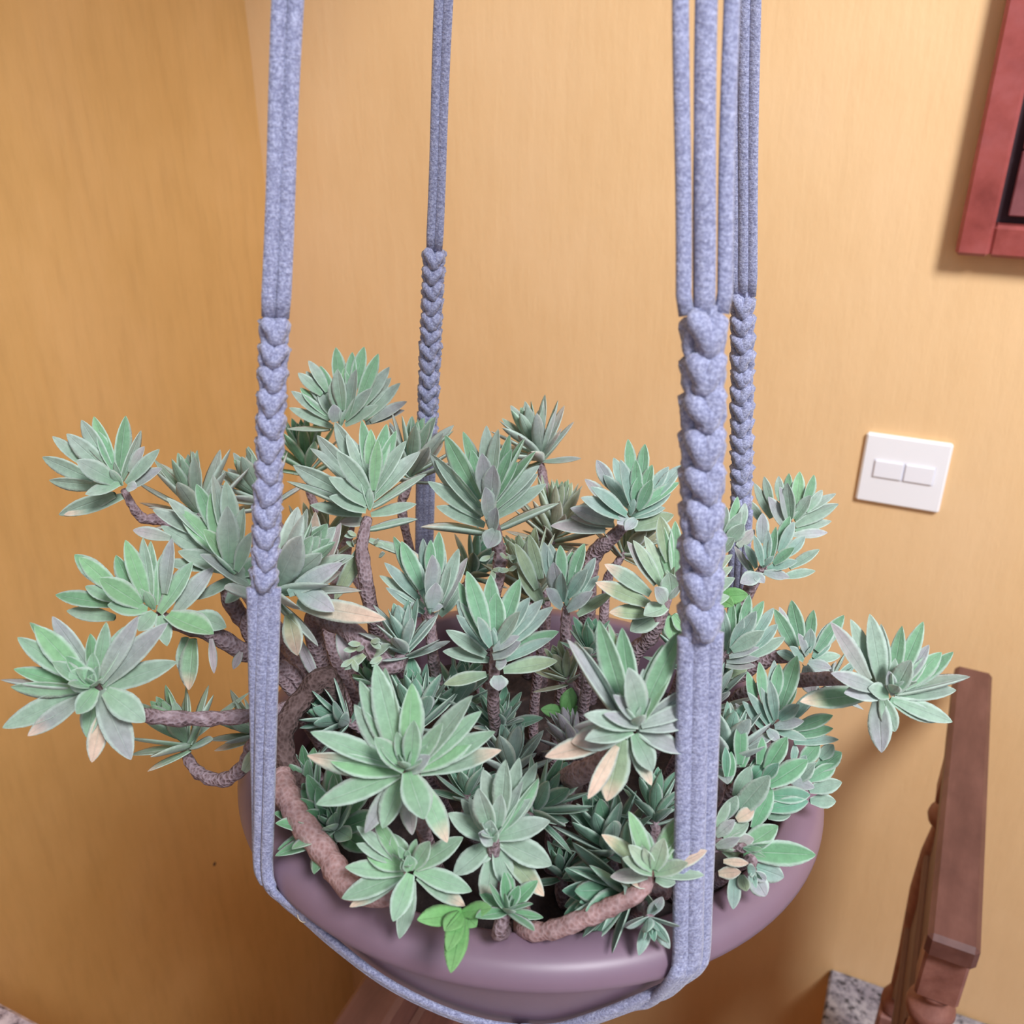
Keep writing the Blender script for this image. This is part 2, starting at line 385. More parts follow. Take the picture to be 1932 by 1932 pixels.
# ------------------------------------------------------------------ pot
PC = V((.011, .42, CAMZ - .345)); TILT = R(4); ROLL = R(2)
def pot_pt(a, r, z):      # a degrees, r radius, z height above rim plane
    a = R(a); x = r * cos(a); y = r * sin(a)
    q = Matrix.Rotation(ROLL, 3, 'Y') @ (Matrix.Rotation(-TILT, 3, 'X') @ V((x, y, z)))
    return PC + q
prof = [(.1395, -.030), (.1405, -.012), (.1425, -.0015), (.145, 0), (.151, -.0008), (.1565, -.0022), (.1595, -.0048), (.1612, -.0075), (.1622, -.0110), (.1623, -.0138), (.1612, -.0148), (.156, -.0155),
        (.1545, -.018), (.150, -.030), (.143, -.045), (.134, -.062), (.122, -.085), (.108, -.105), (.098, -.118), (.085, -.122), (.0, -.122)]
prof_in = [(.0, -.118), (.083, -.118), (.095, -.112), (.118, -.083), (.130, -.062), (.1385, -.042), (.1395, -.030)]
def revolve(pr, n=120):
    vs = []; fs = []; ix = []
    for r, z in pr:
        if r == 0: ix.append([len(vs)]); vs.append(tuple(pot_pt(0, 0, z)))
        else:
            ix.append(list(range(len(vs), len(vs) + n)))
            for k in range(n): vs.append(tuple(pot_pt(360 * k / n, r, z)))
    for i in range(len(pr) - 1):
        A = ix[i]; B = ix[i + 1]
        for k in range(n):
            k2 = (k + 1) % n
            if len(A) == 1: fs.append((A[0], B[k], B[k2]))
            elif len(B) == 1: fs.append((A[k], B[0], A[k2]))
            else: fs.append((A[k], B[k], B[k2], A[k2]))
    return vs, fs
pot = tag(empty('plant_pot', pot_pt(0, 0, -.122)), 'round mauve-brown plastic pot slung in the grey cord hanger', 'pot')
fix(build('rim', revolve(prof[:12]), M_pot, pot))
fix(build('bowl', revolve(prof_in[:1] + prof_in[1:] + [(.1405, -.028), (.1545, -.0160)] + prof[12:]), M_pot, pot))
# soil
rs = random.Random(4); vs = []; fs = []; NR = 22; NA = 90
vs.append(tuple(pot_pt(0, 0, -.022)))
for i in range(1, NR + 1):
    for k in range(NA):
        r = .1375 * i / NR; vs.append(tuple(pot_pt(360 * k / NA, r, -.022 - .012 * (i / NR) ** 3 + (rs.uniform(-.003, .003) if i < NR else 0))))
for k in range(NA): fs.append((0, 1 + k, 1 + (k + 1) % NA))
for i in range(NR - 1):
    for k in range(NA):
        a = 1 + i * NA; k2 = (k + 1) % NA; fs.append((a + k, a + NA + k, a + NA + k2, a + k2))
soil = tag(fix(build('soil', (vs, fs), M_soil)), 'dark crumbly soil filling the mauve-brown pot', 'soil', kind='stuff')

# ------------------------------------------------------------------ macrame hanger
hang = tag(empty('plant_hanger', K), 'grey-blue knotted cord hanger with four ropes carrying the potted succulent', 'plant hanger')
rk = random.Random(11)
occl = []
def hpart(name, g, parent=hang, m=M_yarn):
    occl.append(g); return fix(build(name, g, m, parent))
axisup = V((0, 0, 1))
ROPES = [  # rim angle, knots start/end (pixel y), half widths of cords and knots, knot pitch, facing
    dict(a=219, y0=600, y1=1110, w=.0066, wk=.0036, pit=.0096, top=(545, 0), fa=283),
    dict(a=293.2, y0=592, y1=1195, w=.0084, wk=.0053, pit=.0128, top=(1333, 0), fa=276),
    dict(a=33, y0=560, y1=960, w=.0066, wk=.0042, pit=.0104, top=(1405, 0), fa=250),
    dict(a=117, y0=470, y1=850, w=.0060, wk=.0046, pit=.0096, top=(838, 0), fa=270),
]
def proj(p):
    q = V(p) - CAM; d = q.y * cos(TH) - q.z * sin(TH); v = q.y * sin(TH) + q.z * cos(TH)
    return 966 + F * q.x / d, 966 - F * v / d, d
lows = {}
def bodyr(z):
    for (r0_, z0_), (r1_, z1_) in zip(prof[12:], prof[13:]):
        if z <= z0_ and z >= z1_: return r0_ + (r1_ - r0_) * (z0_ - z) / max(z0_ - z1_, 1e-6)
    return .157
for ri, rp in enumerate(ROPES):
    a = rp['a']; A = pot_pt(a, .1705, -.012)
    # direction so that the rope passes the top pixel at the depth of the line to the hook
    tgt = min((A.lerp(K, t / 400) for t in range(401)), key=lambda p: abs(proj(p)[1] - rp['top'][1]))
    top = P(rp['top'][0], rp['top'][1], proj(tgt)[2])
    out = V((cos(R(rp['fa'])), sin(R(rp['fa'])), 0)); T = (top - A).normalized()
    N = (out - T * out.dot(T)).normalized(); B = T.cross(N)
    L = (top - A).length
    def at(y, A=A, top=top):
        return min((A.lerp(top, t / 500) for t in range(501)), key=lambda p: abs(proj(p)[1] - y))
    S0 = at(rp['y0']); S1 = at(rp['y1'])
    w = rp['w']; tang0 = V((-sin(R(a)), cos(R(a)), 0))
    # upper strands from the knots to the ring
    offs = [(-.78, 0), (0, .12), (.78, 0)] + [(0, -.5)]
    if ri == 1: offs = [(-.96, 0), (-.02, .1), (.96, 0), (.0, -.75)]
    if ri == 0: offs = [(-.48, .2), (.42, .2), (-.35, -.6), (.35, -.6)]
    if ri == 3: offs = [(-.42, .3), (.42, .3), (0, -.4), (.1, -.1)]
    for k, (ob, on) in enumerate(offs):
        rr = w * ((.43 if ri == 0 else .43) if ri != 1 else (.33, .44, .33, .28)[k])
        pts = []; n1 = 14
        for j in range(n1 + 1):
            f = j / n1; p = S0.lerp(top, f); wid = w * ((.88 + .12 * f) if ri == 1 else .9)
            p = p + B * (ob * wid * (1 if j else .85)) + N * (on * w * .8) + B * sin(f * 5 + k) * .0003
            pts.append(p)
        e1 = pts[-1]
        for j in range(1, 9):
            f = j / 8; q = e1.lerp(K + V((cos(k * 1.6 + ri) * .006, sin(k * 1.6 + ri) * .006, 0)), f); pts.append(q)
        hpart('cord', tube(pts, rr, 10, .62, N))
    # knots
    n = max(3, round((S0 - S1).length / rp['pit'])); wk = rp['wk']; step = (S1 - S0) / n; hh = step.length
    for q in range(n):
        c = S0 + step * (q + .5); s = 1 if q % 2 else -1; ww = wk * rk.uniform(.93, 1.06); gs = []
        D = step.normalized()
        def pt(b, nn, t): return c + B * (b * ww) + N * (nn * ww) + D * (t * hh)
        sk = rk.uniform(-.16, .16)
        # front and back bands, slanting alternately, with a drooping middle
        # two working cords cross in a drooping V on the front, one passes straight behind
        tp = [hh * x for x in (.24, .30, .33, .35, .36, .36, .36, .36, .35, .35, .33, .30, .22)]
        gs.append(tube(spline([pt(-.84, .22, -.40), pt(-.56, .60, -.22 + sk), pt(-.10 * s, .74 - .06 * s, .22), pt(.28, .46, .52)], 4), tp, 9, .85))
        gs.append(tube(spline([pt(.84, .22, -.40), pt(.56, .60, -.22 - sk), pt(-.10 * s, .74 + .06 * s, .22), pt(-.28, .46, .52)], 4), tp, 9, .85))
        gs.append(tube(spline([pt(.84, -.2, -.3), pt(.5, -.6, .1), pt(0, -.74, .3), pt(-.5, -.6, .1), pt(-.84, -.2, -.3)], 4), hh * .40, 8, .85))
        # side loops that lock the bands
        for sd in (-1, 1):
            gs.append(tube(spline([pt(sd * .66, .40, -.48), pt(sd * .95, .24, -.18), pt(sd * .99, .0, .28), pt(sd * .80, .12, .74)], 4), [hh * x * .78 for x in (.16, .20, .24, .27, .28, .29, .29, .29, .28, .26, .24, .2, .16)], 8))
        gs.append(tube([pt(.42, .05, -.7), pt(.42, .05, .7)], ww * .5, 8)); gs.append(tube([pt(-.42, .05, -.7), pt(-.42, .05, .7)], ww * .5, 8))
        kv, kf = merge(gs)
        kv = [tuple(V(p_) + mnoise.noise_vector(V(p_) * 380) * .0009) for p_ in kv]
        hpart('knot', (kv, kf))
    # strands from the knots down to the rim and round the bowl
    rp.update(A=A, S1=S1, N=N, B=B)
# the arcs: two strands of every rope run on to each neighbour, under the rim
ZF = [(200, -.016), (219, -.018), (226, -.022), (232, -.028), (238, -.038), (244, -.050), (250, -.058), (256, -.063), (262, -.068), (270, -.072), (276, -.068), (280, -.059), (286, -.045), (292, -.028), (294, -.020), (310, -.016)]
def zfront(a):
    for (a0, z0), (a1, z1) in zip(ZF, ZF[1:]):
        if a0 <= a <= a1: return z0 + (z1 - z0) * (a - a0) / (a1 - a0)
    return -.016
for q in range(220, 300, 8): print('front', q, [round(v) for v in proj(pot_pt(q, bodyr(zfront(q)) + .0045, zfront(q)))[:2]])
for ri, rp in enumerate(ROPES):
    a = rp['a']; w = rp['w']
    for k, (ob, sd) in enumerate(((-.82, -1), (-.02, 1), (.80, 1), (-.35, -1))):
        # B points to increasing or decreasing angle?
        tang = V((-sin(R(a)), cos(R(a)), 0)); sg = 1 if rp['B'].dot(tang) > 0 else -1
        side = 1 if ob * sg > 0 else -1
        if k == 1: side = -1 if ri % 2 else 1
        if k == 3: side = 1 if ri % 2 else -1
        if ri == 1: side = -1
        if ri == 0: side = 1
        nxt = ROPES[(ri + side) % 4]['a']; da = (nxt - a) % 360
        if da > 180: da -= 360
        mid = (49, -25.2, 0, 0)[ri]
        back = -.5 if k == 3 else 0
        start = rp['S1'] + rp['B'] * (ob * w * .8) + rp['N'] * back * w
        offa = ob * sg * w / .17 * 57.3 * .85
        rr = w * (.43 if k != 1 else .50)
        q1 = rp['A'] + (start - rp['S1']); 
        p_r = pot_pt(a + offa, .1642 + (.0012 if k == 1 else 0), -.003); p_r2 = pot_pt(a + offa + (mid * .03), .1650, -.011)
        line = [start.lerp(p_r, f / 6) for f in range(6)] + [p_r, p_r2]
        path = []
        front = (ri, side) in ((0, 1), (1, -1))
        for f in (.07, .17, .30, .48, .68, .86, 1.0):
            aa = a + offa * (1 - f) + mid * f
            if front:
                z = zfront(aa) + (k - 1) * .0022 * (1 - f * .4)
                path.append(pot_pt(aa, bodyr(z) + .0045 + .004 * max(0, 1 - f * 5), z))
            else:
                z = -.019 - .045 * (1 - (1 - f) ** 1.6); path.append(pot_pt(aa, bodyr(z) + .0035, z))
        # run on below the pot to the gather knot
        for f in (.35, .7, .93):
            z0 = zfront(a + mid) if front else -.069; z = z0 + (-.126 - z0) * f; aa = a + mid
            path.append(pot_pt(aa, (bodyr(z) if z > -.118 else .092) + .005, z))
        path += [pot_pt(a + mid, .05, -.132), pot_pt(0, 0, -.138)]
        full = spline(line + path, 4); nn_ = []
        for q in full:
            h = q - PC; f = max(0, min(1, (PC.z - .045 - q.z) / .08)); nn_.append(V((h.x, h.y, 0)).normalized().lerp(V((h.x, h.y, h.z - .0)).normalized() , 1) if q.z < PC.z else rp['N'])
        hpart('cord', tube(full, rr, 8, .62, nn_))
# gather knot under the pot and tassel, ring and hook above
gk = pot_pt(0, 0, -.146)
hpart('gather_knot', merge([tube([gk + V((.012 * cos(t), .012 * sin(t), .008 * sin(2 * t) - .004)) for t in [2 * pi * i / 24 for i in range(25)]], .007, 8), tube([gk + V((0, 0, .01)), gk - V((0, 0, .03))], .010, 10)]))
fix(build('ring', tube([K + V((.016 * cos(t), 0, .012 + .016 * sin(t))) for t in [2 * pi * i / 28 for i in range(29)]], .0024, 8), M_metal, hang))
fix(build('hook', tube(spline([K + V((0, 0, .026)), K + V((.008, 0, .034)), K + V((0, 0, .045)), K + V((0, 0, .11))], 6), .0025, 8), M_metal, hang))
fz = [P(563, 1716, .425), P(562, 1730, .425), P(569, 1739, .425), P(579, 1739, .424), P(586, 1734, .423)]
fix(build('loose_thread', tube(spline(fz, 5), .00022, 5), simple('pale_thread', [(0, (.6, .5, .35)), (1, (.7, .6, .45))], 10, .8), hang))

# ------------------------------------------------------------------ the succulent
rl = random.Random(77)
PROF = [(0, .42), (.13, .62), (.30, .88), (.46, 1.0), (.62, .97), (.76, .78), (.88, .50), (.96, .23), (1, .03)]
USE = (-1, -.62, 0, .62, 1)
def leaf_geo(base, d, nrm, L, W, bend, fold, thick, twist, tint0, tint1, tipc, tipamt, recurve=0):
    d = V(d).normalized(); nrm = (nrm - d * nrm.dot(d)).normalized(); side = d.cross(nrm)
    nrm, side = nrm * cos(twist) + side * sin(twist), side * cos(twist) - nrm * sin(twist)
    p = V(base); vs = []; uv = []; tn = []; fs = []; ps = 0; c = len(PROF)
    rings = []
    for i, (s, wf) in enumerate(PROF):
        ang = bend * s - recurve * max(0, s - .55) * 2
        dd = d * cos(ang) + nrm * sin(ang); nn = nrm * cos(ang) - d * sin(ang)
        p = p + dd * (L * (s - ps)); ps = s
        w = W * wf
        top = []; bot = []
        th = thick * (1 - s * .55) * (min(1, wf * 1.6))
        for u in USE:
            q = p + side * (u * w) + nn * (fold * w * u * u)
            col = [tint0[j] + (tint1[j] - tint0[j]) * min(1, s * 1.25) for j in range(3)]
            t = tipamt * max(0, min(1, (s - .62) * 3.2)); col = [col[j] * (1 - t) + tipc[j] * t for j in range(3)]
            top.append(len(vs)); vs.append(q + nn * th * .35 * (1 - u * u)); uv.append(((u + 1) / 2, s)); tn.append((*col, 1))
        for u in USE[1:-1]:
            q = p + side * (u * w) + nn * (fold * w * u * u)
            col2 = [x * .93 + y * .07 for x, y in zip(col, (.6, .6, .62))]
            bot.append(len(vs)); vs.append(q - nn * th * (1 - u * u)); uv.append(((u + 1) / 2, s)); tn.append((*col2, 1))
        rings.append((top, [top[0]] + bot + [top[-1]]))
    m = len(USE)
    for i in range(c - 1):
        for k in range(m - 1):
            a, b = rings[i], rings[i + 1]
            fs.append((a[0][k], a[0][k + 1], b[0][k + 1], b[0][k])); fs.append((a[1][k + 1], a[1][k], b[1][k], b[1][k + 1]))
    return [tuple(v) for v in vs], fs, uv, tn

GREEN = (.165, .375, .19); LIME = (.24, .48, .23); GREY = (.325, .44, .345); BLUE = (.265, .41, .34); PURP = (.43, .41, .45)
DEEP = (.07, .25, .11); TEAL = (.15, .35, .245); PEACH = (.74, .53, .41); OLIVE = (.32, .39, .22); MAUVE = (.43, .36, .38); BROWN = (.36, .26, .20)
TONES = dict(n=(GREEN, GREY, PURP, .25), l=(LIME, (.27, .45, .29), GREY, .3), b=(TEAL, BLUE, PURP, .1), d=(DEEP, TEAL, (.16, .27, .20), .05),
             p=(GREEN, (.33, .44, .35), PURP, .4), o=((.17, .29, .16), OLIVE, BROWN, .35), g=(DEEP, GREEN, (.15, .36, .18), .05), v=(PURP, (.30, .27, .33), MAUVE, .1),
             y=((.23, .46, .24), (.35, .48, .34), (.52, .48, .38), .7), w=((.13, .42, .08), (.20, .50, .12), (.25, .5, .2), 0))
# cx, cy, leaf length px, axis direction deg (90 up), facing 0..1, depth m, tone, width ratio, count, elongation
ROS = [
 (642, 806, 118, 78, .28, .60, 'n', .115, 40, .30), (580, 880, 92, 95, .15, .65, 'g', .11, 26, .3),
 (697, 965, 158, 84, .30, .50, 'n', .115, 38, .42), (775, 890, 108, 75, .15, .57, 'p', .12, 26, .3),
 (928, 962, 145, 93, .30, .50, 'n', .12, 36, .42), (1018, 856, 98, 110, .25, .62, 'p', .12, 36, .3),
 (232, 918, 135, 112, .34, .52, 'n', .115, 26, .25), (375, 965, 118, 98, .18, .58, 'p', .12, 24, .3),
 (500, 945, 98, 115, .2, .62, 'p', .12, 24, .3), (445, 1085, 168, 108, .30, .46, 'n', .135, 24, .25),
 (292, 1152, 152, 103, .45, .45, 'l', .15, 26, .2), (178, 1294, 160, 95, .86, .40, 'l', .145, 26, .12),
 (352, 1400, 104, 112, .38, .47, 'l', .125, 22, .3), (488, 1385, 85, 140, .3, .50, 'n', .12, 18, .3),
 (528, 1105, 150, 45, .45, .47, 'p', .15, 26, .35), (600, 1060, 110, 80, .2, .54, 'o', .12, 18, .3),
 (812, 1160, 125, 92, .20, .47, 'b', .14, 26, .25), (890, 1085, 82, 60, .3, .60, 'd', .14, 22, .2),
 (933, 1225, 138, 88, .45, .44, 'b', .135, 38, .38), (1068, 1145, 108, 90, .32, .48, 'b', .14, 34, .3),
 (1005, 1115, 112, 105, .2, .53, 'o', .13, 26, .3), (1045, 1000, 98, 82, .12, .60, 'o', .10, 36, .4),
 (1188, 975, 120, 84, .36, .55, 'b', .12, 34, .3), (1180, 1040, 90, 60, .2, .58, 'o', .12, 18, .3),
 (1262, 1112, 130, 98, .52, .46, 'y', .135, 26, .28), (1365, 1035, 108, 68, .2, .51, 'p', .13, 22, .3),
 (1487, 985, 96, 66, .30, .57, 'n', .12, 30, .3), (1438, 1072, 108, 66, .38, .51, 'b', .13, 26, .3),
 (1372, 1235, 122, 72, .30, .48, 'b', .125, 34, .4), (1512, 1245, 108, 84, .48, .50, 'b', .15, 22, .3),
 (1678, 1306, 152, 68, .66, .42, 'n', .125, 30, .22), (1455, 1368, 124, 80, .48, .45, 'b', .135, 34, .25),
 (1365, 1430, 105, 85, .3, .44, 'b', .15, 24, .3), (1490, 1490, 106, 25, .40, .45, 'b', .145, 26, .3),
 (1395, 1520, 148, 48, .42, .42, 'd', .15, 28, .3), (1350, 1600, 125, 15, .5, .405, 'y', .15, 24, .3),
 (1400, 1600, 140, 5, .4, .40, 'g', .14, 8, .2), (1418, 1640, 72, 300, .7, .40, 'b', .17, 16, .15),
 (768, 1450, 182, 98, .84, .365, 'l', .15, 25, .12), (790, 1370, 108, 90, .35, .46, 'd', .15, 22, .2),
 (765, 1220, 90, 95, .42, .46, 'b', .15, 22, .4), (942, 1375, 78, 90, .55, .47, 'd', .16, 22, .2),
 (965, 1455, 88, 88, .25, .45, 'b', .17, 18, .3), (930, 1578, 130, 95, .84, .38, 'n', .155, 24, .14),
 (1198, 1372, 172, 95, .66, .355, 'n', .14, 32, .22), (1085, 1405, 78, 115, .15, .46, 'v', .12, 26, .5),
 (770, 1632, 118, 92, .88, .375, 'l', .165, 18, .12), (955, 1722, 72, 60, .7, .375, 'g', .18, 12, .15),
 (1232, 1642, 108, 92, .66, .37, 'y', .15, 18, .2), (1150, 1610, 118, 110, .45, .43, 'd', .17, 24, .2),
 (1190, 1680, 125, 195, .45, .40, 'd', .17, 20, .2), (635, 1568, 116, 120, .74, .43, 'g', .16, 24, .15),
 (590, 1510, 100, 112, .4, .46, 'g', .15, 20, .3), (1010, 1530, 105, 45, .42, .42, 'd', .15, 22, .25),
 (1235, 1540, 85, 95, .3, .43, 'd', .14, 20, .3), (1112, 1235, 66, 88, .42, .45, 'd', .16, 18, .2),
 (655, 1362, 85, 150, .4, .47, 'd', .17, 18, .2), (860, 1330, 90, 75, .35, .48, 'd', .16, 18, .2),
 (1060, 1655, 70, 100, .5, .44, 'd', .16, 16, .2), (1340, 1330, 85, 85, .3, .48, 'b', .15, 18, .3),
 (1560, 1300, 70, 40, .3, .52, 'b', .14, 16, .3), (1300, 1250, 95, 90, .3, .5, 'd', .14, 18, .3),
 (880, 1500, 85, 90, .5, .44, 'd', .15, 16, .3), (1070, 1280, 70, 120, .4, .47, 'o', .15, 14, .3),
 (1225, 1730, 66, 290, .6, .385, 'b', .18, 10, .2), (700, 1290, 60, 90, .5, .48, 'g', .16, 14, .2),
]
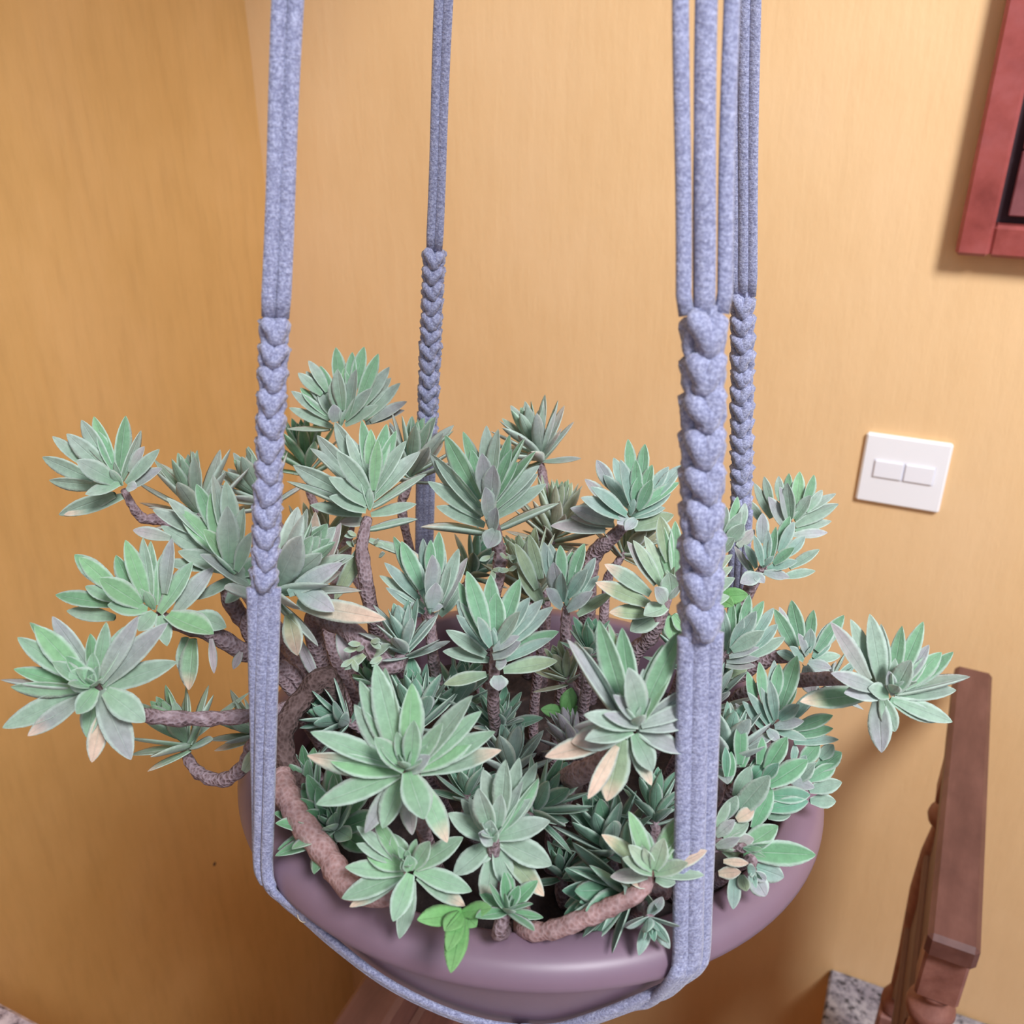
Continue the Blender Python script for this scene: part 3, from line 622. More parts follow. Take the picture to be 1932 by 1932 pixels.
# the rosettes that read one leaf at a time: tip x, tip y, width [, base x, base y] [, n = stands in front] [, tone letters]
HAND = {
 38: """709 1256 52 745 1440;732 1263 40 750 1430;776 1291 52 770 1430 l;680 1288 40 735 1430;670 1330 40 730 1440 yo;589 1382 42 730 1440;584 1421 36 720 1450 yk;625 1435 54 750 1458 l;600 1518 50 745 1465;689 1570 36 745 1475 p;723 1561 46 755 1470;799 1544 60 770 1462 n;778 1573 36 765 1490 m;889 1315 42 800 1440 y;907 1344 40 800 1445;897 1388 56 790 1450 l;933 1382 42 810 1450;944 1417 40 810 1462 yk;781 1357 36 778 1440 n;835 1364 32 785 1445 n;749 1382 28 770 1450 n;706 1393 40 758 1455 n;806 1402 18 785 1445 n;812 1426 32 765 1462 n p;842 1588 46 815 1500 k""",
 44: """1069 1212 42 1150 1345 p;1099 1205 36 1158 1340;1131 1173 46 1172 1330 g;1145 1180 34 1180 1325 g;1174 1188 44 1190 1320 g;1282 1193 44 1215 1335 g;1250 1220 38 1208 1335 g;1276 1228 40 1220 1355 l;1315 1280 28 1222 1358 p;1325 1327 30 1218 1368 p;1303 1367 30 1212 1378 p;1289 1420 38 1205 1385 p;1230 1454 44 1195 1395;1227 1480 36 1180 1400 yk;1145 1509 58 1158 1408 ok;1108 1504 24 1140 1430 K;1031 1428 42 1125 1410 K;1080 1400 52 1150 1402 mk;1105 1396 44 1188 1385 n;1102 1350 38 1198 1372 n;1141 1347 28 1208 1370 n p;1157 1312 30 1214 1360 n p;1186 1262 50 1216 1350 n;1212 1263 34 1225 1345;1085 1372 34 1150 1390 m""",
 11: """0 1291 24 120 1300 p;23 1291 30 140 1302;29 1265 34 140 1298 g;35 1204 38 135 1275;54 1179 30 120 1260 g;67 1182 46 142 1268 l;100 1165 36 165 1245 p;200 1175 30 187 1280;170 1197 30 172 1265 g;261 1163 36 195 1283 p;235 1184 32 190 1280;313 1178 44 202 1292 p;332 1250 44 208 1300 yo;9 1372 46 155 1308 y;54 1387 36 145 1328 pk;165 1390 38 180 1312;174 1436 36 208 1370 K;246 1432 54 195 1310 p;272 1361 52 215 1312 yo;99 1250 32 152 1288 n;125 1239 28 160 1280 n g;145 1346 36 184 1304 n;132 1268 50 180 1296 n""",
 30: """1568 1176 36 1612 1270 m;1606 1171 38 1632 1280 yo;1641 1161 40 1652 1285 y;1663 1179 32 1665 1285;1702 1182 28 1685 1282 g;1741 1175 32 1700 1278 g;1752 1218 26 1725 1275 p;1775 1232 38 1720 1292 g;1797 1231 30 1740 1290 g;1830 1281 34 1700 1312;1802 1302 34 1695 1320;1794 1362 36 1690 1330 y;1766 1362 34 1680 1330;1688 1380 34 1656 1322 y;1663 1418 44 1642 1325 p;1511 1324 44 1622 1310 gk;1567 1271 32 1642 1300 n p;1593 1309 40 1658 1312 n p;1637 1299 34 1674 1316 n;1676 1265 22 1690 1316 n p;1719 1246 38 1692 1308 n;1749 1237 38 1702 1308""",
 46: """707 1543 30 748 1625 l;742 1574 40 767 1632;694 1616 36 760 1642 l;653 1636 36 752 1655;647 1694 42 757 1660;661 1710 30 752 1668 yk;742 1737 40 777 1660 n;753 1768 36 782 1680 y;888 1681 40 790 1648;876 1708 36 800 1668 yk;873 1581 40 795 1642;812 1588 34 787 1642 n;674 1560 26 730 1615 y;674 1592 26 735 1625 y;770 1612 30 773 1650 n;758 1625 18 770 1650 n""",
 43: """912 1454 44 945 1545;903 1489 42 925 1560 n;955 1434 40 955 1530 y;979 1431 34 965 1525 y;1015 1470 26 950 1568 g;986 1476 26 945 1568;1036 1550 42 945 1582;871 1509 28 915 1582;886 1505 26 920 1575;847 1535 38 912 1588 y;896 1625 38 937 1600;955 1672 42 937 1600 y;1039 1631 50 950 1592 y;1025 1689 40 952 1612 ok;915 1701 38 928 1632 yk;857 1649 42 922 1602 y;926 1548 36 931 1592 n;903 1572 34 930 1596 n p;1000 1508 28 955 1560;1012 1440 28 985 1500 y;945 1500 30 940 1560 n""",
 48: """1187 1533 34 1222 1628 l;1208 1561 32 1230 1628 g;1135 1576 32 1207 1628 ok;1287 1539 40 1242 1632 l;1329 1556 34 1252 1638 l;1333 1606 32 1270 1636 K;1253 1581 36 1237 1638 n;1298 1629 30 1237 1652 n;1327 1651 26 1252 1658 y;1175 1620 30 1227 1652 n;1153 1654 30 1215 1660 m;1187 1663 38 1228 1672 K;1274 1666 28 1240 1670 y;1186 1595 30 1228 1640 n;1215 1600 22 1232 1640 n""",
 2: """564 867 28 680 948;544 908 26 676 962 y;587 847 28 686 938;602 821 26 690 928;636 852 36 695 930 n y;654 822 36 697 920;683 795 30 700 915 g;633 798 24 690 900;723 801 26 703 912 g;746 814 28 703 922 g;765 833 30 703 932 y;791 854 34 705 942;805 899 28 703 957 y;784 951 26 700 972 y;787 985 22 696 1000 y;622 901 34 690 952 n y;622 938 32 690 964 n y;587 953 28 682 972 y;641 985 26 694 986 m;700 812 30 702 915 l;712 830 26 704 925 n l;660 860 26 698 925 l;798 1064 24 696 1020 yk;632 1130 30 690 1022 o""",
 4: """813 878 30 912 972 y;819 851 28 907 957;839 825 28 906 942 g;870 818 28 912 932 g;918 805 32 916 924;940 812 30 925 925;955 820 22 930 925 g;992 830 26 936 934 g;1013 856 28 936 948 g;1016 879 28 936 958;1013 895 28 936 967;1029 914 28 932 978 y;1055 953 24 942 998 y;809 910 30 906 978 y;825 956 30 914 992 y;796 994 24 917 1006 k;909 856 36 914 932 n p;932 878 38 926 948 n p;915 920 36 921 978 n p;938 958 34 930 1002 n p;920 1034 38 936 1000 n p;890 850 28 912 935 g;965 850 26 930 935 g;975 872 26 932 945 g""",
 18: """882 1080 38 920 1205 g;867 1100 32 912 1205 g;925 1086 36 926 1195 g;937 1120 44 936 1210 g;980 1094 36 945 1195 g;999 1129 32 946 1210;1023 1133 32 950 1214;1042 1147 32 950 1222;1052 1192 36 946 1242 g;982 1155 30 936 1218 n y;980 1201 24 931 1227 n p;984 1213 34 931 1240 n p;863 1135 30 917 1218;861 1162 28 920 1224;843 1190 28 917 1237 y;837 1229 30 922 1247 y;1050 1248 34 950 1266 o;839 1291 28 918 1273 o;956 1250 34 936 1252 n p;941 1303 36 938 1275 n p;905 1140 30 925 1210;1040 1205 26 948 1248;900 1165 28 925 1220 n""",
 9: """400 898 28 422 1015;371 915 32 416 1015 g;426 910 36 440 1025 y;316 941 30 398 1025;339 962 42 427 1055 l;397 933 32 416 1045 l;290 962 30 392 1015;307 994 36 427 1064 y;338 1041 40 447 1082 y;429 957 42 432 1062 n;475 1005 28 447 1077 n;460 960 36 445 1060 y;371 1131 26 452 1086;426 1137 30 472 1096 y;252 1000 26 322 1016 m;385 1000 34 430 1060 n l;500 1060 40 455 1085;310 1060 26 400 1075 y""",
 10: """142 1047 38 215 1110 g;150 1052 36 225 1118 l;107 1123 34 212 1142 g;128 1153 30 217 1166 y;162 1107 28 222 1135;188 1092 44 266 1142 n l;220 1049 32 256 1125 g;238 1021 28 277 1135 l;270 1017 30 286 1135 y;283 1023 30 294 1142;325 1017 30 312 1120 p;365 1062 42 302 1157;401 1072 38 332 1157 p;204 1142 38 278 1152 n;402 1198 52 317 1162 n l;426 1184 42 365 1162 y;357 1300 42 366 1205 k;350 1276 34 350 1202 y;262 1190 36 292 1156 n y;315 1218 30 302 1162 n y;252 1060 28 282 1135 g;308 1045 28 298 1140""",
 6: """84 859 24 177 906 y;100 824 24 167 882;128 820 36 207 892;154 794 32 207 878;178 788 30 219 892 l;233 786 22 223 897 g;261 812 20 228 907;300 849 26 239 913 y;304 884 28 246 921 p;94 904 20 192 916 y;146 869 38 219 911 n;112 962 24 217 932 y;125 973 30 236 936 yk;162 933 26 226 913 n;272 843 24 246 892 m;185 815 26 215 890 g;258 920 24 240 918 n p""",
 0: """547 770 22 627 806 y;542 814 18 622 810 y;551 739 24 622 792;567 733 28 617 784 g;563 704 22 607 745;583 681 24 617 740;579 702 28 627 778;605 692 28 632 768 g;634 657 30 642 745 g;637 698 30 647 774 n;628 718 30 642 778 n y;687 656 28 666 740 g;665 666 24 660 745 g;713 669 28 676 760 g;734 694 26 681 768;737 714 28 681 778;754 724 26 686 792;767 759 24 700 797 p;712 765 24 652 802 n y;702 733 24 652 792 n;629 763 28 632 796 n p;648 696 26 655 775 l;673 698 26 658 782 n;762 775 20 690 800 p;600 740 24 632 790""",
 22: """1185 830 26 1191 910 g;1217 839 26 1211 910 g;1158 865 28 1181 935;1126 869 28 1157 925 p;1140 897 28 1186 958;1170 869 30 1191 953 n;1200 869 24 1201 948 n g;1230 878 28 1212 940 g;1261 882 26 1216 943;1285 879 30 1231 943;1280 911 28 1202 962 g;1264 932 30 1196 972;1254 958 26 1191 977;1116 920 30 1181 972 n;1097 940 34 1172 977 n;1077 960 36 1157 987 p;1078 975 26 1157 992 p;1041 992 32 1142 1002 m;1270 972 36 1196 997 o;1104 905 26 1150 955 m;1165 988 24 1185 975 n p;1180 1000 24 1200 980 n p;1205 900 26 1198 955 n g;1230 905 26 1205 960 n g""",
 24: """1142 1066 34 1226 1122 yk;1125 1100 36 1226 1142 ok;1151 1155 32 1226 1160 ok;1190 1190 44 1247 1157 y;1184 1023 28 1236 1104 m;1196 1021 28 1246 1104;1216 1013 28 1256 1098;1249 990 28 1263 1090 g;1274 985 28 1273 1090 g;1245 975 34 1262 1060 o;1262 1080 40 1267 1117 n y;1287 1095 38 1262 1127 n p;1235 1108 32 1254 1137 n p;1215 1162 38 1257 1147 n y;1381 1048 30 1302 1112;1381 1070 28 1305 1120;1385 1091 30 1310 1132 y;1375 1126 30 1310 1142 y;1270 1210 34 1264 1162 l;1295 1190 30 1270 1160 l""",
 31: """1504 1239 38 1475 1332 g;1469 1253 26 1460 1322 g;1461 1247 22 1455 1320;1432 1250 26 1440 1325 g;1409 1268 24 1425 1335 g;1452 1284 22 1463 1357 n;1434 1297 20 1455 1364 n;1409 1307 22 1450 1370 n;1399 1324 22 1440 1377 n;1388 1328 20 1425 1382 p;1502 1293 28 1475 1342 g;1508 1330 26 1470 1357 n;1539 1303 24 1490 1362;1516 1361 24 1462 1372 n p;1570 1350 28 1498 1377 g;1570 1375 26 1495 1390 g;1581 1395 22 1498 1402;1521 1396 22 1460 1377 n;1469 1398 22 1448 1377 n p""",
 29: """1461 1150 28 1502 1228 g;1494 1134 32 1512 1218 g;1471 1146 18 1490 1200 m;1535 1152 24 1525 1218 g;1529 1185 24 1525 1232 n;1506 1196 20 1522 1237 n p;1591 1162 30 1540 1228 g;1575 1172 28 1538 1232;1568 1208 24 1535 1242;1585 1237 22 1530 1247 y;1568 1261 22 1525 1250 n p;1466 1230 22 1502 1247;1490 1220 20 1515 1247 n;1568 1295 36 1526 1252 p;1531 1309 36 1521 1257 m""",
 28: """1361 1143 24 1374 1227;1397 1133 22 1380 1222 g;1382 1135 22 1378 1222 g;1413 1123 24 1396 1195 g;1440 1135 26 1402 1205 g;1459 1148 22 1422 1205;1467 1179 26 1420 1227;1480 1203 24 1414 1241 y;1426 1154 30 1386 1217 n;1441 1191 30 1381 1227 n y;1431 1222 20 1376 1240 n p;1432 1243 18 1371 1249 n p;1425 1257 18 1369 1257 n m;1409 1262 28 1366 1276 o;1351 1168 22 1369 1227;1400 1165 24 1380 1222 n""",
 27: """1405 1028 20 1426 1072;1423 1011 18 1438 1067 n;1448 1000 18 1446 1062 n;1464 995 18 1452 1062 n g;1439 969 26 1436 1025 p;1490 975 22 1465 1035 g;1498 985 22 1470 1042;1518 1013 24 1480 1052;1498 1034 22 1460 1064 n g;1545 1038 22 1490 1072 y;1537 1078 20 1474 1090 y;1504 1059 22 1448 1074 n;1489 1090 22 1441 1080 n p;1395 1050 18 1421 1082;1386 1031 16 1412 1075 m;1397 1100 30 1431 1086 n p;1442 1100 22 1422 1083 n p""",
 26: """1442 900 18 1456 955;1423 913 20 1455 978;1469 899 18 1471 945;1489 894 18 1485 945 g;1509 891 26 1500 962 l;1536 897 22 1515 955 g;1551 925 20 1520 965;1576 932 20 1505 973;1578 946 20 1500 982;1578 953 24 1500 992 y;1568 983 20 1500 1001;1560 1005 20 1496 1010 p;1447 938 28 1476 992 n p;1470 919 26 1484 982 n p;1486 910 26 1492 977 n;1412 944 18 1440 988;1530 935 24 1500 980 n""",
 25: """1392 938 22 1376 993 g;1370 957 24 1361 1003;1406 950 20 1394 1003;1403 988 32 1371 1022 n y;1397 966 28 1366 1012 n;1386 1016 30 1361 1042 n y;1423 1000 24 1391 1031 m;1350 975 24 1350 1030 g""",
 34: """1485 1392 36 1446 1452 g;1523 1435 42 1450 1482 g;1454 1432 38 1411 1477;1414 1446 36 1386 1502 y;1438 1392 26 1430 1442 g;1401 1402 28 1400 1447 g;1427 1429 22 1418 1468;1397 1362 32 1395 1442 g;1379 1419 22 1375 1477 g;1369 1410 18 1370 1465;1527 1500 36 1450 1502;1524 1512 32 1450 1527;1456 1488 32 1420 1562 g;1452 1461 44 1386 1537 n y;1389 1500 32 1361 1547 n y;1491 1537 24 1448 1542 y;1469 1440 24 1440 1470 n""",
 33: """1545 1402 32 1510 1442 g;1499 1404 18 1495 1437;1587 1420 34 1540 1452 g;1576 1443 30 1526 1471 g;1560 1439 24 1515 1463;1536 1441 30 1500 1472 n y;1587 1476 30 1526 1491 y;1576 1512 28 1528 1511 y;1536 1486 24 1490 1472 n p;1572 1405 26 1548 1431 y;1520 1425 24 1498 1460 n""",
 35: """1422 1528 28 1390 1547 K;1386 1547 24 1351 1577 n p;1412 1553 28 1366 1582 y;1422 1583 32 1371 1592 m;1395 1581 22 1351 1597 n p;1467 1559 42 1400 1602 g;1412 1624 26 1361 1602;1412 1629 18 1365 1625 n K;1398 1645 24 1356 1648 n K;1375 1510 24 1352 1560 y""",
 36: """1537 1613 48 1402 1606 g""",
 37: """1478 1655 38 1432 1632;1444 1690 38 1416 1652 p;1383 1714 28 1361 1652;1426 1641 26 1406 1640 n;1446 1661 22 1425 1650 p;1408 1681 26 1386 1657 o""",
 16: """744 1014 26 790 1112 g;758 1023 32 796 1112 g;726 1063 26 790 1132;718 1086 26 800 1147 y;799 1017 24 805 1092;813 1020 24 811 1092 g;828 1005 30 822 1102 g;839 1037 24 826 1112;865 1037 28 831 1137 y;881 1054 26 836 1147 m;813 1046 36 808 1122 n p;822 1098 36 813 1147 n p;874 1104 28 831 1162 y;729 1110 22 800 1157;780 1050 26 803 1130;850 1070 28 828 1140 y;836 1144 18 815 1152 n p""",
 19: """1025 1024 30 1040 1102;1057 1030 26 1060 1100 g;1103 1027 30 1076 1102 g;1039 1027 26 1048 1100;1123 1053 26 1090 1122;1045 1062 36 1056 1127 n p;1109 1074 28 1071 1127 n;1130 1088 26 1076 1142;1120 1117 26 1071 1152 n p;1030 1111 32 1059 1147 n p;1080 1042 28 1066 1112 g;1097 1062 26 1070 1120;1155 1120 26 1090 1162 o;978 1074 40 1022 1142 o;972 1027 28 1012 1112 o;999 1010 28 1021 1092 o;1062 1080 28 1062 1135 n""",
}
# explicit stems: rosette index -> pixel path (px,py,depth), radius m, material
PATHS = {
 11: ([(175, 1290, .405), (230, 1330, .415), (290, 1352, .43), (380, 1356, .44), (470, 1350, .45), (560, 1330, .47), (640, 1300, .49)], .0036, 0),
 12: ([(352, 1402, .475), (352, 1425, .475), (375, 1458, .47), (420, 1472, .465), (460, 1445, .46), (478, 1405, .455), (520, 1370, .46), (560, 1340, .48)], .0036, 0),
 2: ([(695, 970, .50), (683, 1030, .50), (690, 1090, .495), (700, 1150, .50), (715, 1230, .52)], .0042, 0),
 4: ([(930, 965, .50), (938, 1020, .50), (943, 1060, .50), (930, 1130, .50), (925, 1210, .51)], .0040, 0),
 6: ([(232, 920, .52), (250, 955, .525), (270, 978, .53), (305, 982, .535), (360, 1010, .54), (440, 1090, .54), (520, 1200, .53), (580, 1280, .52)], .0033, 0),
 10: ([(292, 1155, .455), (340, 1180, .46), (400, 1195, .465), (450, 1225, .475), (510, 1255, .49), (570, 1290, .50)], .0046, 0),
 9: ([(445, 1088, .465), (430, 1120, .47), (455, 1165, .48), (500, 1220, .49), (560, 1290, .51)], .0048, 0),
 0: ([(642, 815, .60), (650, 860, .60), (660, 930, .59), (650, 1050, .57), (620, 1200, .55)], .0042, 0),
 5: ([(1018, 862, .62), (1024, 900, .62), (1030, 960, .615), (1000, 1080, .6)], .0036, 0),
 22: ([(1185, 985, .55), (1150, 1020, .56), (1120, 1050, .57), (1110, 1120, .57)], .0050, 0),
 24: ([(1262, 1120, .46), (1245, 1165, .465), (1225, 1205, .475), (1190, 1260, .49)], .0040, 0),
 40: ([(765, 1225, .46), (740, 1260, .455), (700, 1225, .46), (640, 1180, .47), (590, 1190, .49)], .0050, 0),
 48: ([(1225, 1640, .375), (1210, 1680, .375), (1150, 1712, .378), (1090, 1738, .382), (1030, 1757, .388), (985, 1750, .40)], .0040, 1),
 46: ([(770, 1640, .38), (730, 1690, .385), (660, 1672, .395), (615, 1610, .41), (568, 1550, .42), (540, 1500, .432), (530, 1462, .442)], .0058, 1),
 51: ([(635, 1575, .435), (590, 1520, .45), (545, 1450, .45), (535, 1380, .455), (575, 1315, .465), (625, 1290, .47)], .0058, 2),
 30: ([(1676, 1304, .425), (1620, 1290, .44), (1560, 1280, .46), (1480, 1290, .48), (1380, 1330, .5)], .0036, 0),
 29: ([(1512, 1245, .50), (1460, 1240, .51), (1400, 1270, .52), (1340, 1320, .52)], .0042, 0),
 44: ([(1190, 1385, .365), (1130, 1440, .385), (1090, 1460, .40), (1060, 1480, .43), (1050, 1540, .45)], .0050, 0),
}
plant = tag(empty('succulent_plant', pot_pt(0, 0, -.025)), 'bushy succulent with many felted grey-green leaf rosettes on woody stems, in the hanging pot', 'plant')
LEAVES = []   # (stem index, geo, uv, tint)
stems = []
def lerp3(a, b, t): return tuple(a[i] + (b[i] - a[i]) * t for i in range(3))
for si, (cx, cy, rp_, dr, face, dp, tone, wr_, cnt, elong) in enumerate(ROS):
    cnt = int(cnt * 1.25); wr_ *= 1.14; rp_ *= 1.05
    c = P(cx, cy, dp); v = -ray(cx, cy).normalized()
    rt = V((0, 0, 1)).cross(v).normalized(); up = v.cross(rt)
    ax = v * face + (rt * cos(R(dr)) + up * sin(R(dr))) * sqrt(1 - face * face)
    size = rp_ * dp / F
    e1 = ax.cross(V((.3, .2, .9))).normalized(); e2 = ax.cross(e1)
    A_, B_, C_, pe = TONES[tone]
    ph = rl.uniform(0, 6.28)
    if si in HAND:
        LET = dict(g=GREEN, l=LIME, y=GREY, p=PURP, m=MAUVE, o=OLIVE)
        for rec in HAND[si].split(';'):
            f = rec.split(); nums = [float(q) for q in f if q.lstrip('-').isdigit()]; let = ''.join(q for q in f if not q.lstrip('-').isdigit())
            near = 'n' in let; let = let.replace('n', '')
            tx, ty, wpx = nums[:3]; bx, by = nums[3:5] if len(nums) > 3 else (cx, cy)
            if face > .6: bx += (cx - bx) * .4; by += (cy - by) * .4
            lpx = math.hypot(tx - bx, ty - by); lm = lpx * dp / F; rank = min(1, lpx / rp_)
            bd = (-.005 if near else .004 + .004 * rl.random()) + rl.uniform(-.0012, .0012)
            zz = (-.42 if near else rl.uniform(-.06, .10)) * lm
            if face > .6 and not near: zz = rl.uniform(-.22, -.02) * lm
            a = P(bx, by, dp + bd); b = P(tx, ty, dp + bd + zz); dv = b - a
            W = wpx * dp / F / 2; full = lm * .15; tw = 0
            if W < full * .8: tw = math.acos(max(.5, W / full)) * rl.choice((-1, 1)); W = W / cos(tw)
            nrm = (v * .75 + ax * .55 + rt * rl.uniform(-.5, .5)).normalized()
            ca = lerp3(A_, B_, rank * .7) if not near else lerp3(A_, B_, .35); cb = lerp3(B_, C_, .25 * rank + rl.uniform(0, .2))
            if let and let[0] in LET:
                q = LET[let[0]]; cb = lerp3(cb, q, .85); ca = lerp3(ca, q, .45)
            ta = 0
            if 'k' in let: ta = .9
            if 'K' in let: ca = lerp3(ca, PEACH, .75); cb = PEACH
            vv = rl.uniform(.80, 1.05); ca = tuple(x * vv for x in ca); cb = tuple(x * vv for x in cb)
            bend = rl.uniform(-.05, .25); d0 = (dv.normalized() - nrm * bend * .5).normalized()
            LEAVES.append((si, leaf_geo(a, d0, nrm, dv.length * 1.02, W, bend, rl.uniform(.25, .6), max(W * .40, lm * .04), tw, ca, cb, PEACH, ta, rl.uniform(-.05, .1))))
        cnt = 10 if face > .6 else 6
        for i in range(cnt):
            az = i * 2.4 + si; o_ = .12 + .075 * i; rad = e1 * cos(az) + e2 * sin(az)
            d = ax * cos(o_) + rad * sin(o_); ln = size * (.20 + .026 * i)
            LEAVES.append((si, leaf_geo(c + ax * size * .02 + v * .002, d, ax * sin(o_) - rad * cos(o_), ln, ln * .19, .3, .3, ln * .06, 0, A_, B_, PEACH, 0)))
        cnt = 0
    for i in range(cnt):
        t = (i + .5) / cnt
        az = ph + i * 2.39996 + rl.uniform(-.18, .18)
        open_ = (.08 + 1.22 * t ** 1.1 if face < .6 else .10 + 1.42 * t ** .85) + rl.uniform(-.09, .09)
        if t > .86: open_ += rl.uniform(0, .40)
        rad = e1 * cos(az) + e2 * sin(az)
        d = ax * cos(open_) + rad * sin(open_)
        nrm = ax * sin(open_) - rad * cos(open_)
        ln = size * (.34 + .66 * min(1, t * 1.7)) * rl.uniform(.88, 1.08)
        side_v = max(0, min(1, (.62 - face) / .2))
        ln = ln * (1 - side_v) + side_v * size * (.48 + .50 * min(1, t * 2.0)) * rl.uniform(.88, 1.08)
        if t > .9: ln *= rl.uniform(.8, 1.0)
        b0 = c + ax * (size * (.16 + .20 * side_v - (elong + .24 * side_v) * t)) + rad * size * .03
        k = t + rl.uniform(-.2, .2)
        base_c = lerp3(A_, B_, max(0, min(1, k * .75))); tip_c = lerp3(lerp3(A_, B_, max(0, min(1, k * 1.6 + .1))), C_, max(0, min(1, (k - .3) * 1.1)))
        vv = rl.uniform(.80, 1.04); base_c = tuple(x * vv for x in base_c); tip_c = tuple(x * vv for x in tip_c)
        tipamt = 0
        if t > .74 and rl.random() < pe: tipamt = rl.uniform(.3, .9)
        g = leaf_geo(b0, d, nrm, ln, ln * wr_ * rl.uniform(.9, 1.12) * (1.15 if t < .3 else 1), rl.uniform(.12, .42) * (1.1 - t * .6), rl.uniform(.15, .42),
                     ln * .050, rl.uniform(-.22, .22), base_c, tip_c, PEACH if tone != 'o' else BROWN, tipamt, rl.uniform(-.05, .15))
        LEAVES.append((si, g))
    # stem
    if si in PATHS:
        pp, sr, mi = PATHS[si]; pts = [P(*q) for q in pp]; pts[0] = pts[0] - v * .007 + (pts[1] - pts[0]) * .12
    else:
        sr = .0030; mi = 0
        b = c - ax * size * (elong + .02)
        o2 = V((b.x - PC.x, b.y - PC.y, 0)); rr = min(o2.length * .75, .115)
        foot = pot_pt(math.degrees(math.atan2(o2.y, o2.x)), rr, -.028)
        pts = [c + ax * size * .05, b, b - ax * size * .35 + V((0, 0, -.004)), b.lerp(foot, .6) + V((0, 0, -.004)), foot]
    foot2 = V(pts[-1])
    o2 = V((foot2.x - PC.x, foot2.y - PC.y, 0)); fa = math.degrees(math.atan2(o2.y, o2.x))
    if si in PATHS and si != 46: pts.append(pot_pt(fa, min(o2.length, .10), -.028))
    sp = spline(pts, 5); rr_ = []
    for j in range(len(sp)): rr_.append(sr * (.62 + .38 * min(1, j / len(sp) * 3)) * (1 + .09 * sin(j * 2.1)) * rl.uniform(.93, 1.07))
    g = tube(sp, rr_, 9, jit=.06, rnd=rl)
    if si in PATHS or True:
        occl.append(g)
    st = fix(build('stem', g, (M_stem, M_stem2, M_stem3)[mi], plant, origin=c))
    stems.append(st)
# old drooping leaves and dried leaves on the woody tangle, one by one: (x0,y0,d0)->(x1,y1,d1), width m, tone
EXTRA = [
 (688, 1020, .497, 632, 1128, .485, .0042, OLIVE, BROWN, 2), (696, 1020, .495, 798, 1064, .48, .0035, GREY, PEACH, 2),
 (560, 1140, .46, 722, 1166, .44, .0055, GREY, PEACH, 14), (545, 1120, .46, 642, 1062, .45, .0048, BLUE, PURP, 14), (545, 1160, .46, 560, 1235, .45, .0050, OLIVE, BROWN, 14),
 (560, 1110, .46, 628, 1150, .445, .0056, BLUE, PURP, 14), (590, 1075, .50, 596, 965, .50, .0040, OLIVE, BROWN, 14), (615, 1070, .50, 640, 985, .50, .0038, BROWN, MAUVE, 14),
 (300, 1175, .455, 372, 1296, .44, .0050, GREY, PEACH, 10), (310, 1160, .45, 424, 1200, .43, .0062, GREEN, BLUE, 10), (1640, 1300, .425, 1515, 1326, .41, .0050, OLIVE, PEACH, 30),
 (1665, 1310, .42, 1660, 1416, .405, .0046, GREEN, PURP, 30), (1120, 1410, .365, 1034, 1432, .362, .0046, PEACH, PEACH, 44), (1160, 1410, .355, 1150, 1506, .345, .0060, OLIVE, PEACH, 44),
 (1190, 1420, .35, 1215, 1500, .345, .0046, GREY, MAUVE, 44), (790, 1560, .40, 830, 1590, .385, .006, OLIVE, PEACH, 38), (935, 1620, .38, 1018, 1690, .365, .0048, OLIVE, PEACH, 43),
 (925, 1620, .38, 918, 1700, .37, .0046, GREY, PEACH, 43), (775, 1650, .375, 748, 1765, .36, .0052, GREY, GREY, 46), (1405, 1600, .40, 1535, 1612, .385, .0058, GREEN, GREEN, 36),
 (790, 1660, .38, 865, 1706, .37, .0045, LIME, PEACH, 46), (1195, 1640, .37, 1140, 1602, .368, .0040, GREY, PEACH, 48), (1250, 1640, .37, 1328, 1612, .365, .0040, GREY, PEACH, 48),
 (560, 1200, .47, 600, 1290, .48, .003, MAUVE, PURP, 40), (640, 1185, .47, 655, 1255, .465, .0035, PURP, MAUVE, 40), (700, 1240, .455, 735, 1215, .45, .003, OLIVE, GREY, 40),
 (690, 1235, .457, 650, 1262, .45, .003, OLIVE, GREY, 40), (1060, 1440, .40, 1085, 1510, .40, .0025, PURP, MAUVE, 44), (455, 1230, .47, 440, 1262, .465, .0022, MAUVE, MAUVE, 10), (398, 1205, .46, 405, 1270, .455, .0022, MAUVE, MAUVE, 10),
 (345, 1410, .48, 470, 1300, .5, .002, GREY, GREY, 12), (460, 1455, .455, 490, 1410, .445, .0035, GREY, OLIVE, 12), (1240, 1180, .45, 1215, 1130, .44, .005, GREY, GREY, 24), (1250, 1140, .44, 1195, 1195, .43, .0052, GREY, GREY, 24),
 (935, 1260, .435, 1050, 1250, .425, .0042, OLIVE, OLIVE, 18), (930, 1270, .435, 850, 1290, .43, .0038, OLIVE, OLIVE, 18), (932, 1262, .43, 935, 1305, .42, .0042, GREY, PURP, 18), (930, 1010, .49, 925, 1035, .475, .0046, GREY, PURP, 4),
 (930, 990, .49, 805, 998, .475, .0036, OLIVE, MAUVE, 4), (935, 995, .49, 1055, 955, .475, .0036, GREY, PURP, 4), (1150, 1010, .54, 1048, 992, .53, .0044, OLIVE, BROWN, 22), (1200, 1000, .54, 1270, 972, .53, .0042, OLIVE, BROWN, 22),
 (1360, 1545, .40, 1450, 1520, .39, .0045, PEACH, PEACH, 35), (1360, 1590, .40, 1418, 1580, .388, .0040, GREY, PEACH, 35), (1355, 1615, .395, 1410, 1618, .385, .0038, PEACH, MAUVE, 35), (1345, 1500, .40, 1430, 1465, .385, .0045, GREY, GREY, 34),
]
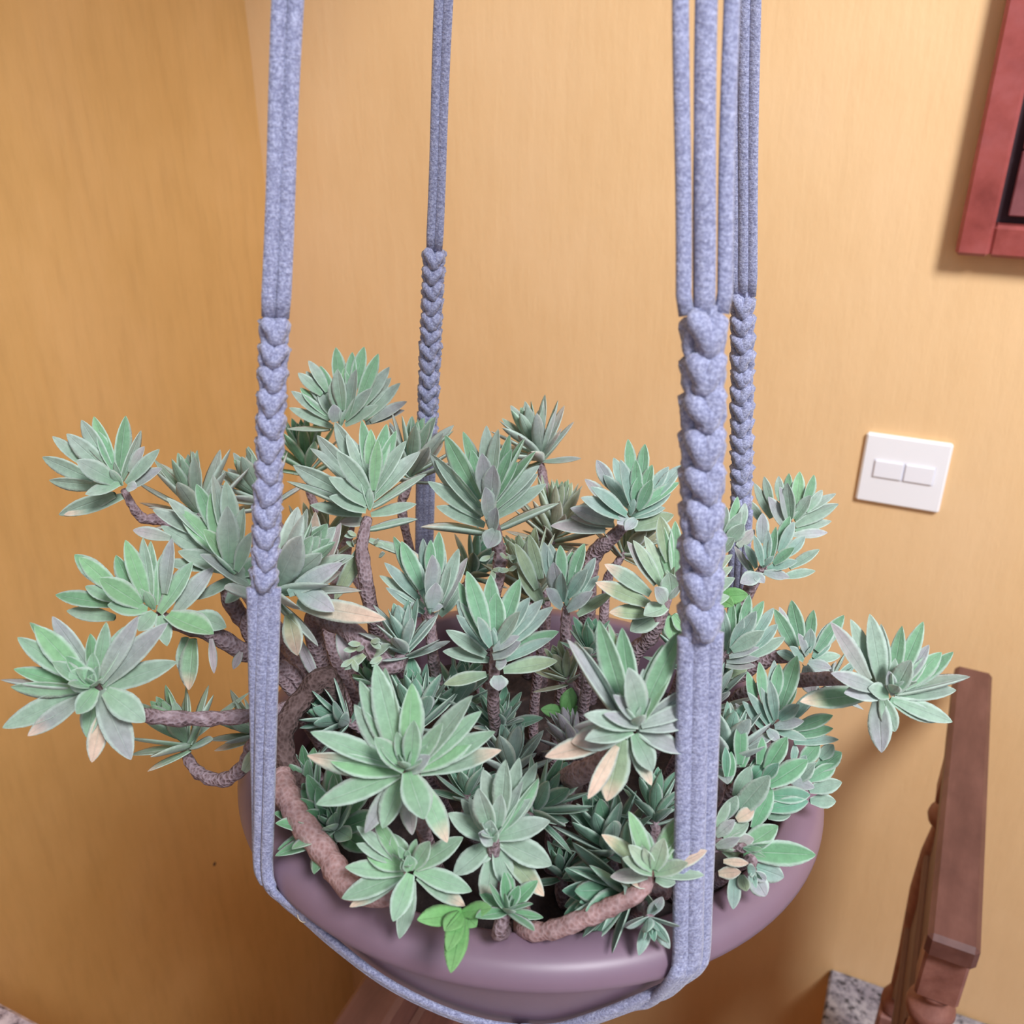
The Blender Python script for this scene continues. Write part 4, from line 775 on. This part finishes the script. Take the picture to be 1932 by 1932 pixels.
for (x0, y0, d0, x1, y1, d1, w_, ca, cb, si) in EXTRA:
    if si in HAND and not (si == 10 and w_ < .003): continue

    a = P(x0, y0, d0); b = P(x1, y1, d1); dv = b - a; vw = -ray(x0, y0).normalized()
    nrm = (vw + V((0, 0, .5)) + V((rl.uniform(-.4, .4), 0, 0))).normalized()
    g = leaf_geo(a, dv, nrm, dv.length, w_, -.12, .25, w_ * .35, rl.uniform(-.3, .3), ca, cb, PEACH, .0 if cb != PEACH else .6)
    LEAVES.append((si, g))

# tiny new leaves sprouting on the bare stems
for (x0, y0, d0, si) in [(705, 1025, .49, 2), (668, 1030, .49, 2), (715, 1050, .49, 2), (955, 1052, .49, 4), (968, 1060, .49, 4), (925, 1050, .49, 4), (960, 1075, .49, 4), (672, 1010, .485, 2), (930, 1075, .49, 4), (700, 1210, .45, 40), (680, 1215, .45, 40), (665, 1245, .45, 40), (672, 1225, .452, 40), (720, 1240, .45, 40)]:
    for q in range(2):
        a = P(x0, y0, d0); an = rl.uniform(0, 6.28); dv = V((cos(an), -.4, .5 * sin(an))).normalized() * .0065
        LEAVES.append((si, leaf_geo(a, dv, V((0, -.6, .8)), .0065, .0017, .2, .2, .0004, 0, OLIVE, GREY, PEACH, 0)))

# which leaves show largest: cast rays from the camera over everything near it
allv = []; allf = []; owner = []
for li, (si, g) in enumerate(LEAVES):
    k = len(allv); allv += g[0]
    for f in g[1]: allf.append(tuple(i + k for i in f)); owner.append(li)
for g in occl:
    k = len(allv); allv += [tuple(v) for v in g[0]]
    for f in g[1]: allf.append(tuple(i + k for i in f)); owner.append(-1)
bvh = BVHTree.FromPolygons(allv, allf)
hits = {}
for yy in range(640, 1880, 5):
    for xx in range(2, 1850, 5):
        r = bvh.ray_cast(CAM, ray(xx, yy).normalized(), 1.2)
        if r[2] is not None and owner[r[2]] >= 0: hits[owner[r[2]]] = hits.get(owner[r[2]], 0) + 1
best = set(sorted(hits, key=lambda i: -hits[i])[:300])
print('leaves', len(LEAVES), 'visible', len(hits))
fv = []; ff = []; fu = []; ft = []
for li, (si, g) in enumerate(LEAVES):
    if li in best:
        build('leaf', (g[0], g[1]), M_leaf, stems[si], origin=V(g[0][2]), uv=g[2], tint=g[3])
    else:
        k = len(fv); fv += g[0]; ff += [tuple(i + k for i in f) for f in g[1]]; fu += g[2]; ft += g[3]
tag(build('foliage', (fv, ff), M_leaf, plant, origin=pot_pt(0, 0, 0), uv=fu, tint=ft), kind='stuff')

# ------------------------------------------------------------------ smooth green weeds rooted in the same soil
def weed(label, heart, root, leaves):
    t = tag(empty('weed_seedling', root), label, 'weed', 'weed seedlings')
    h = V(heart)
    st = fix(build('stem', tube(spline([h, h.lerp(root, .4) + V((0, 0, -.004)), V(root) - V((0, 0, .006))], 5), .0012, 7), M_weed, t))
    st.data.materials[0] = simple('green_stem', [(0, (.12, .28, .08)), (1, (.2, .38, .12))], 60, .6)
    for (x1, y1, d1, w_) in leaves:
        b = P(x1, y1, d1); dv = b - h; vw = -ray(x1, y1).normalized()
        g = leaf_geo(h, dv, (vw + V((0, 0, .4))).normalized(), dv.length, w_, .1, .25, w_ * .12, rl.uniform(-.3, .3), (.13, .35, .10), (.22, .46, .18), PEACH, 0)
        build('leaf', (g[0], g[1]), M_weed, t, uv=g[2], tint=g[3])
def rootpt(px, py, d):
    p = P(px, py, d); o2 = V((p.x - PC.x, p.y - PC.y, 0)); return pot_pt(math.degrees(math.atan2(o2.y, o2.x)), min(o2.length, .12), -.027)
weed('small bright green weed with a broad glossy leaf behind the thick front right rope', P(1352, 1128, .475), rootpt(1352, 1128, .475), [(1412, 1122, .47, .0045), (1385, 1145, .465, .004), (1340, 1100, .48, .003)])
weed('tiny bright green weed between the dark rosettes near the middle of the pot', P(1066, 1345, .47), rootpt(1066, 1345, .47), [(1078, 1296, .468, .0045), (1020, 1338, .47, .0035), (1100, 1340, .47, .003)])
weed('light green seedling hanging over the front edge of the pot', P(872, 1722, .372), rootpt(872, 1722, .40), [(786, 1738, .365, .0045), (838, 1760, .36, .0042), (850, 1842, .345, .0046), (930, 1715, .365, .0036), (900, 1750, .365, .0038), (842, 1800, .352, .0036)])
for o in bpy.data.objects:
    if '_w' in o: del o['_w']
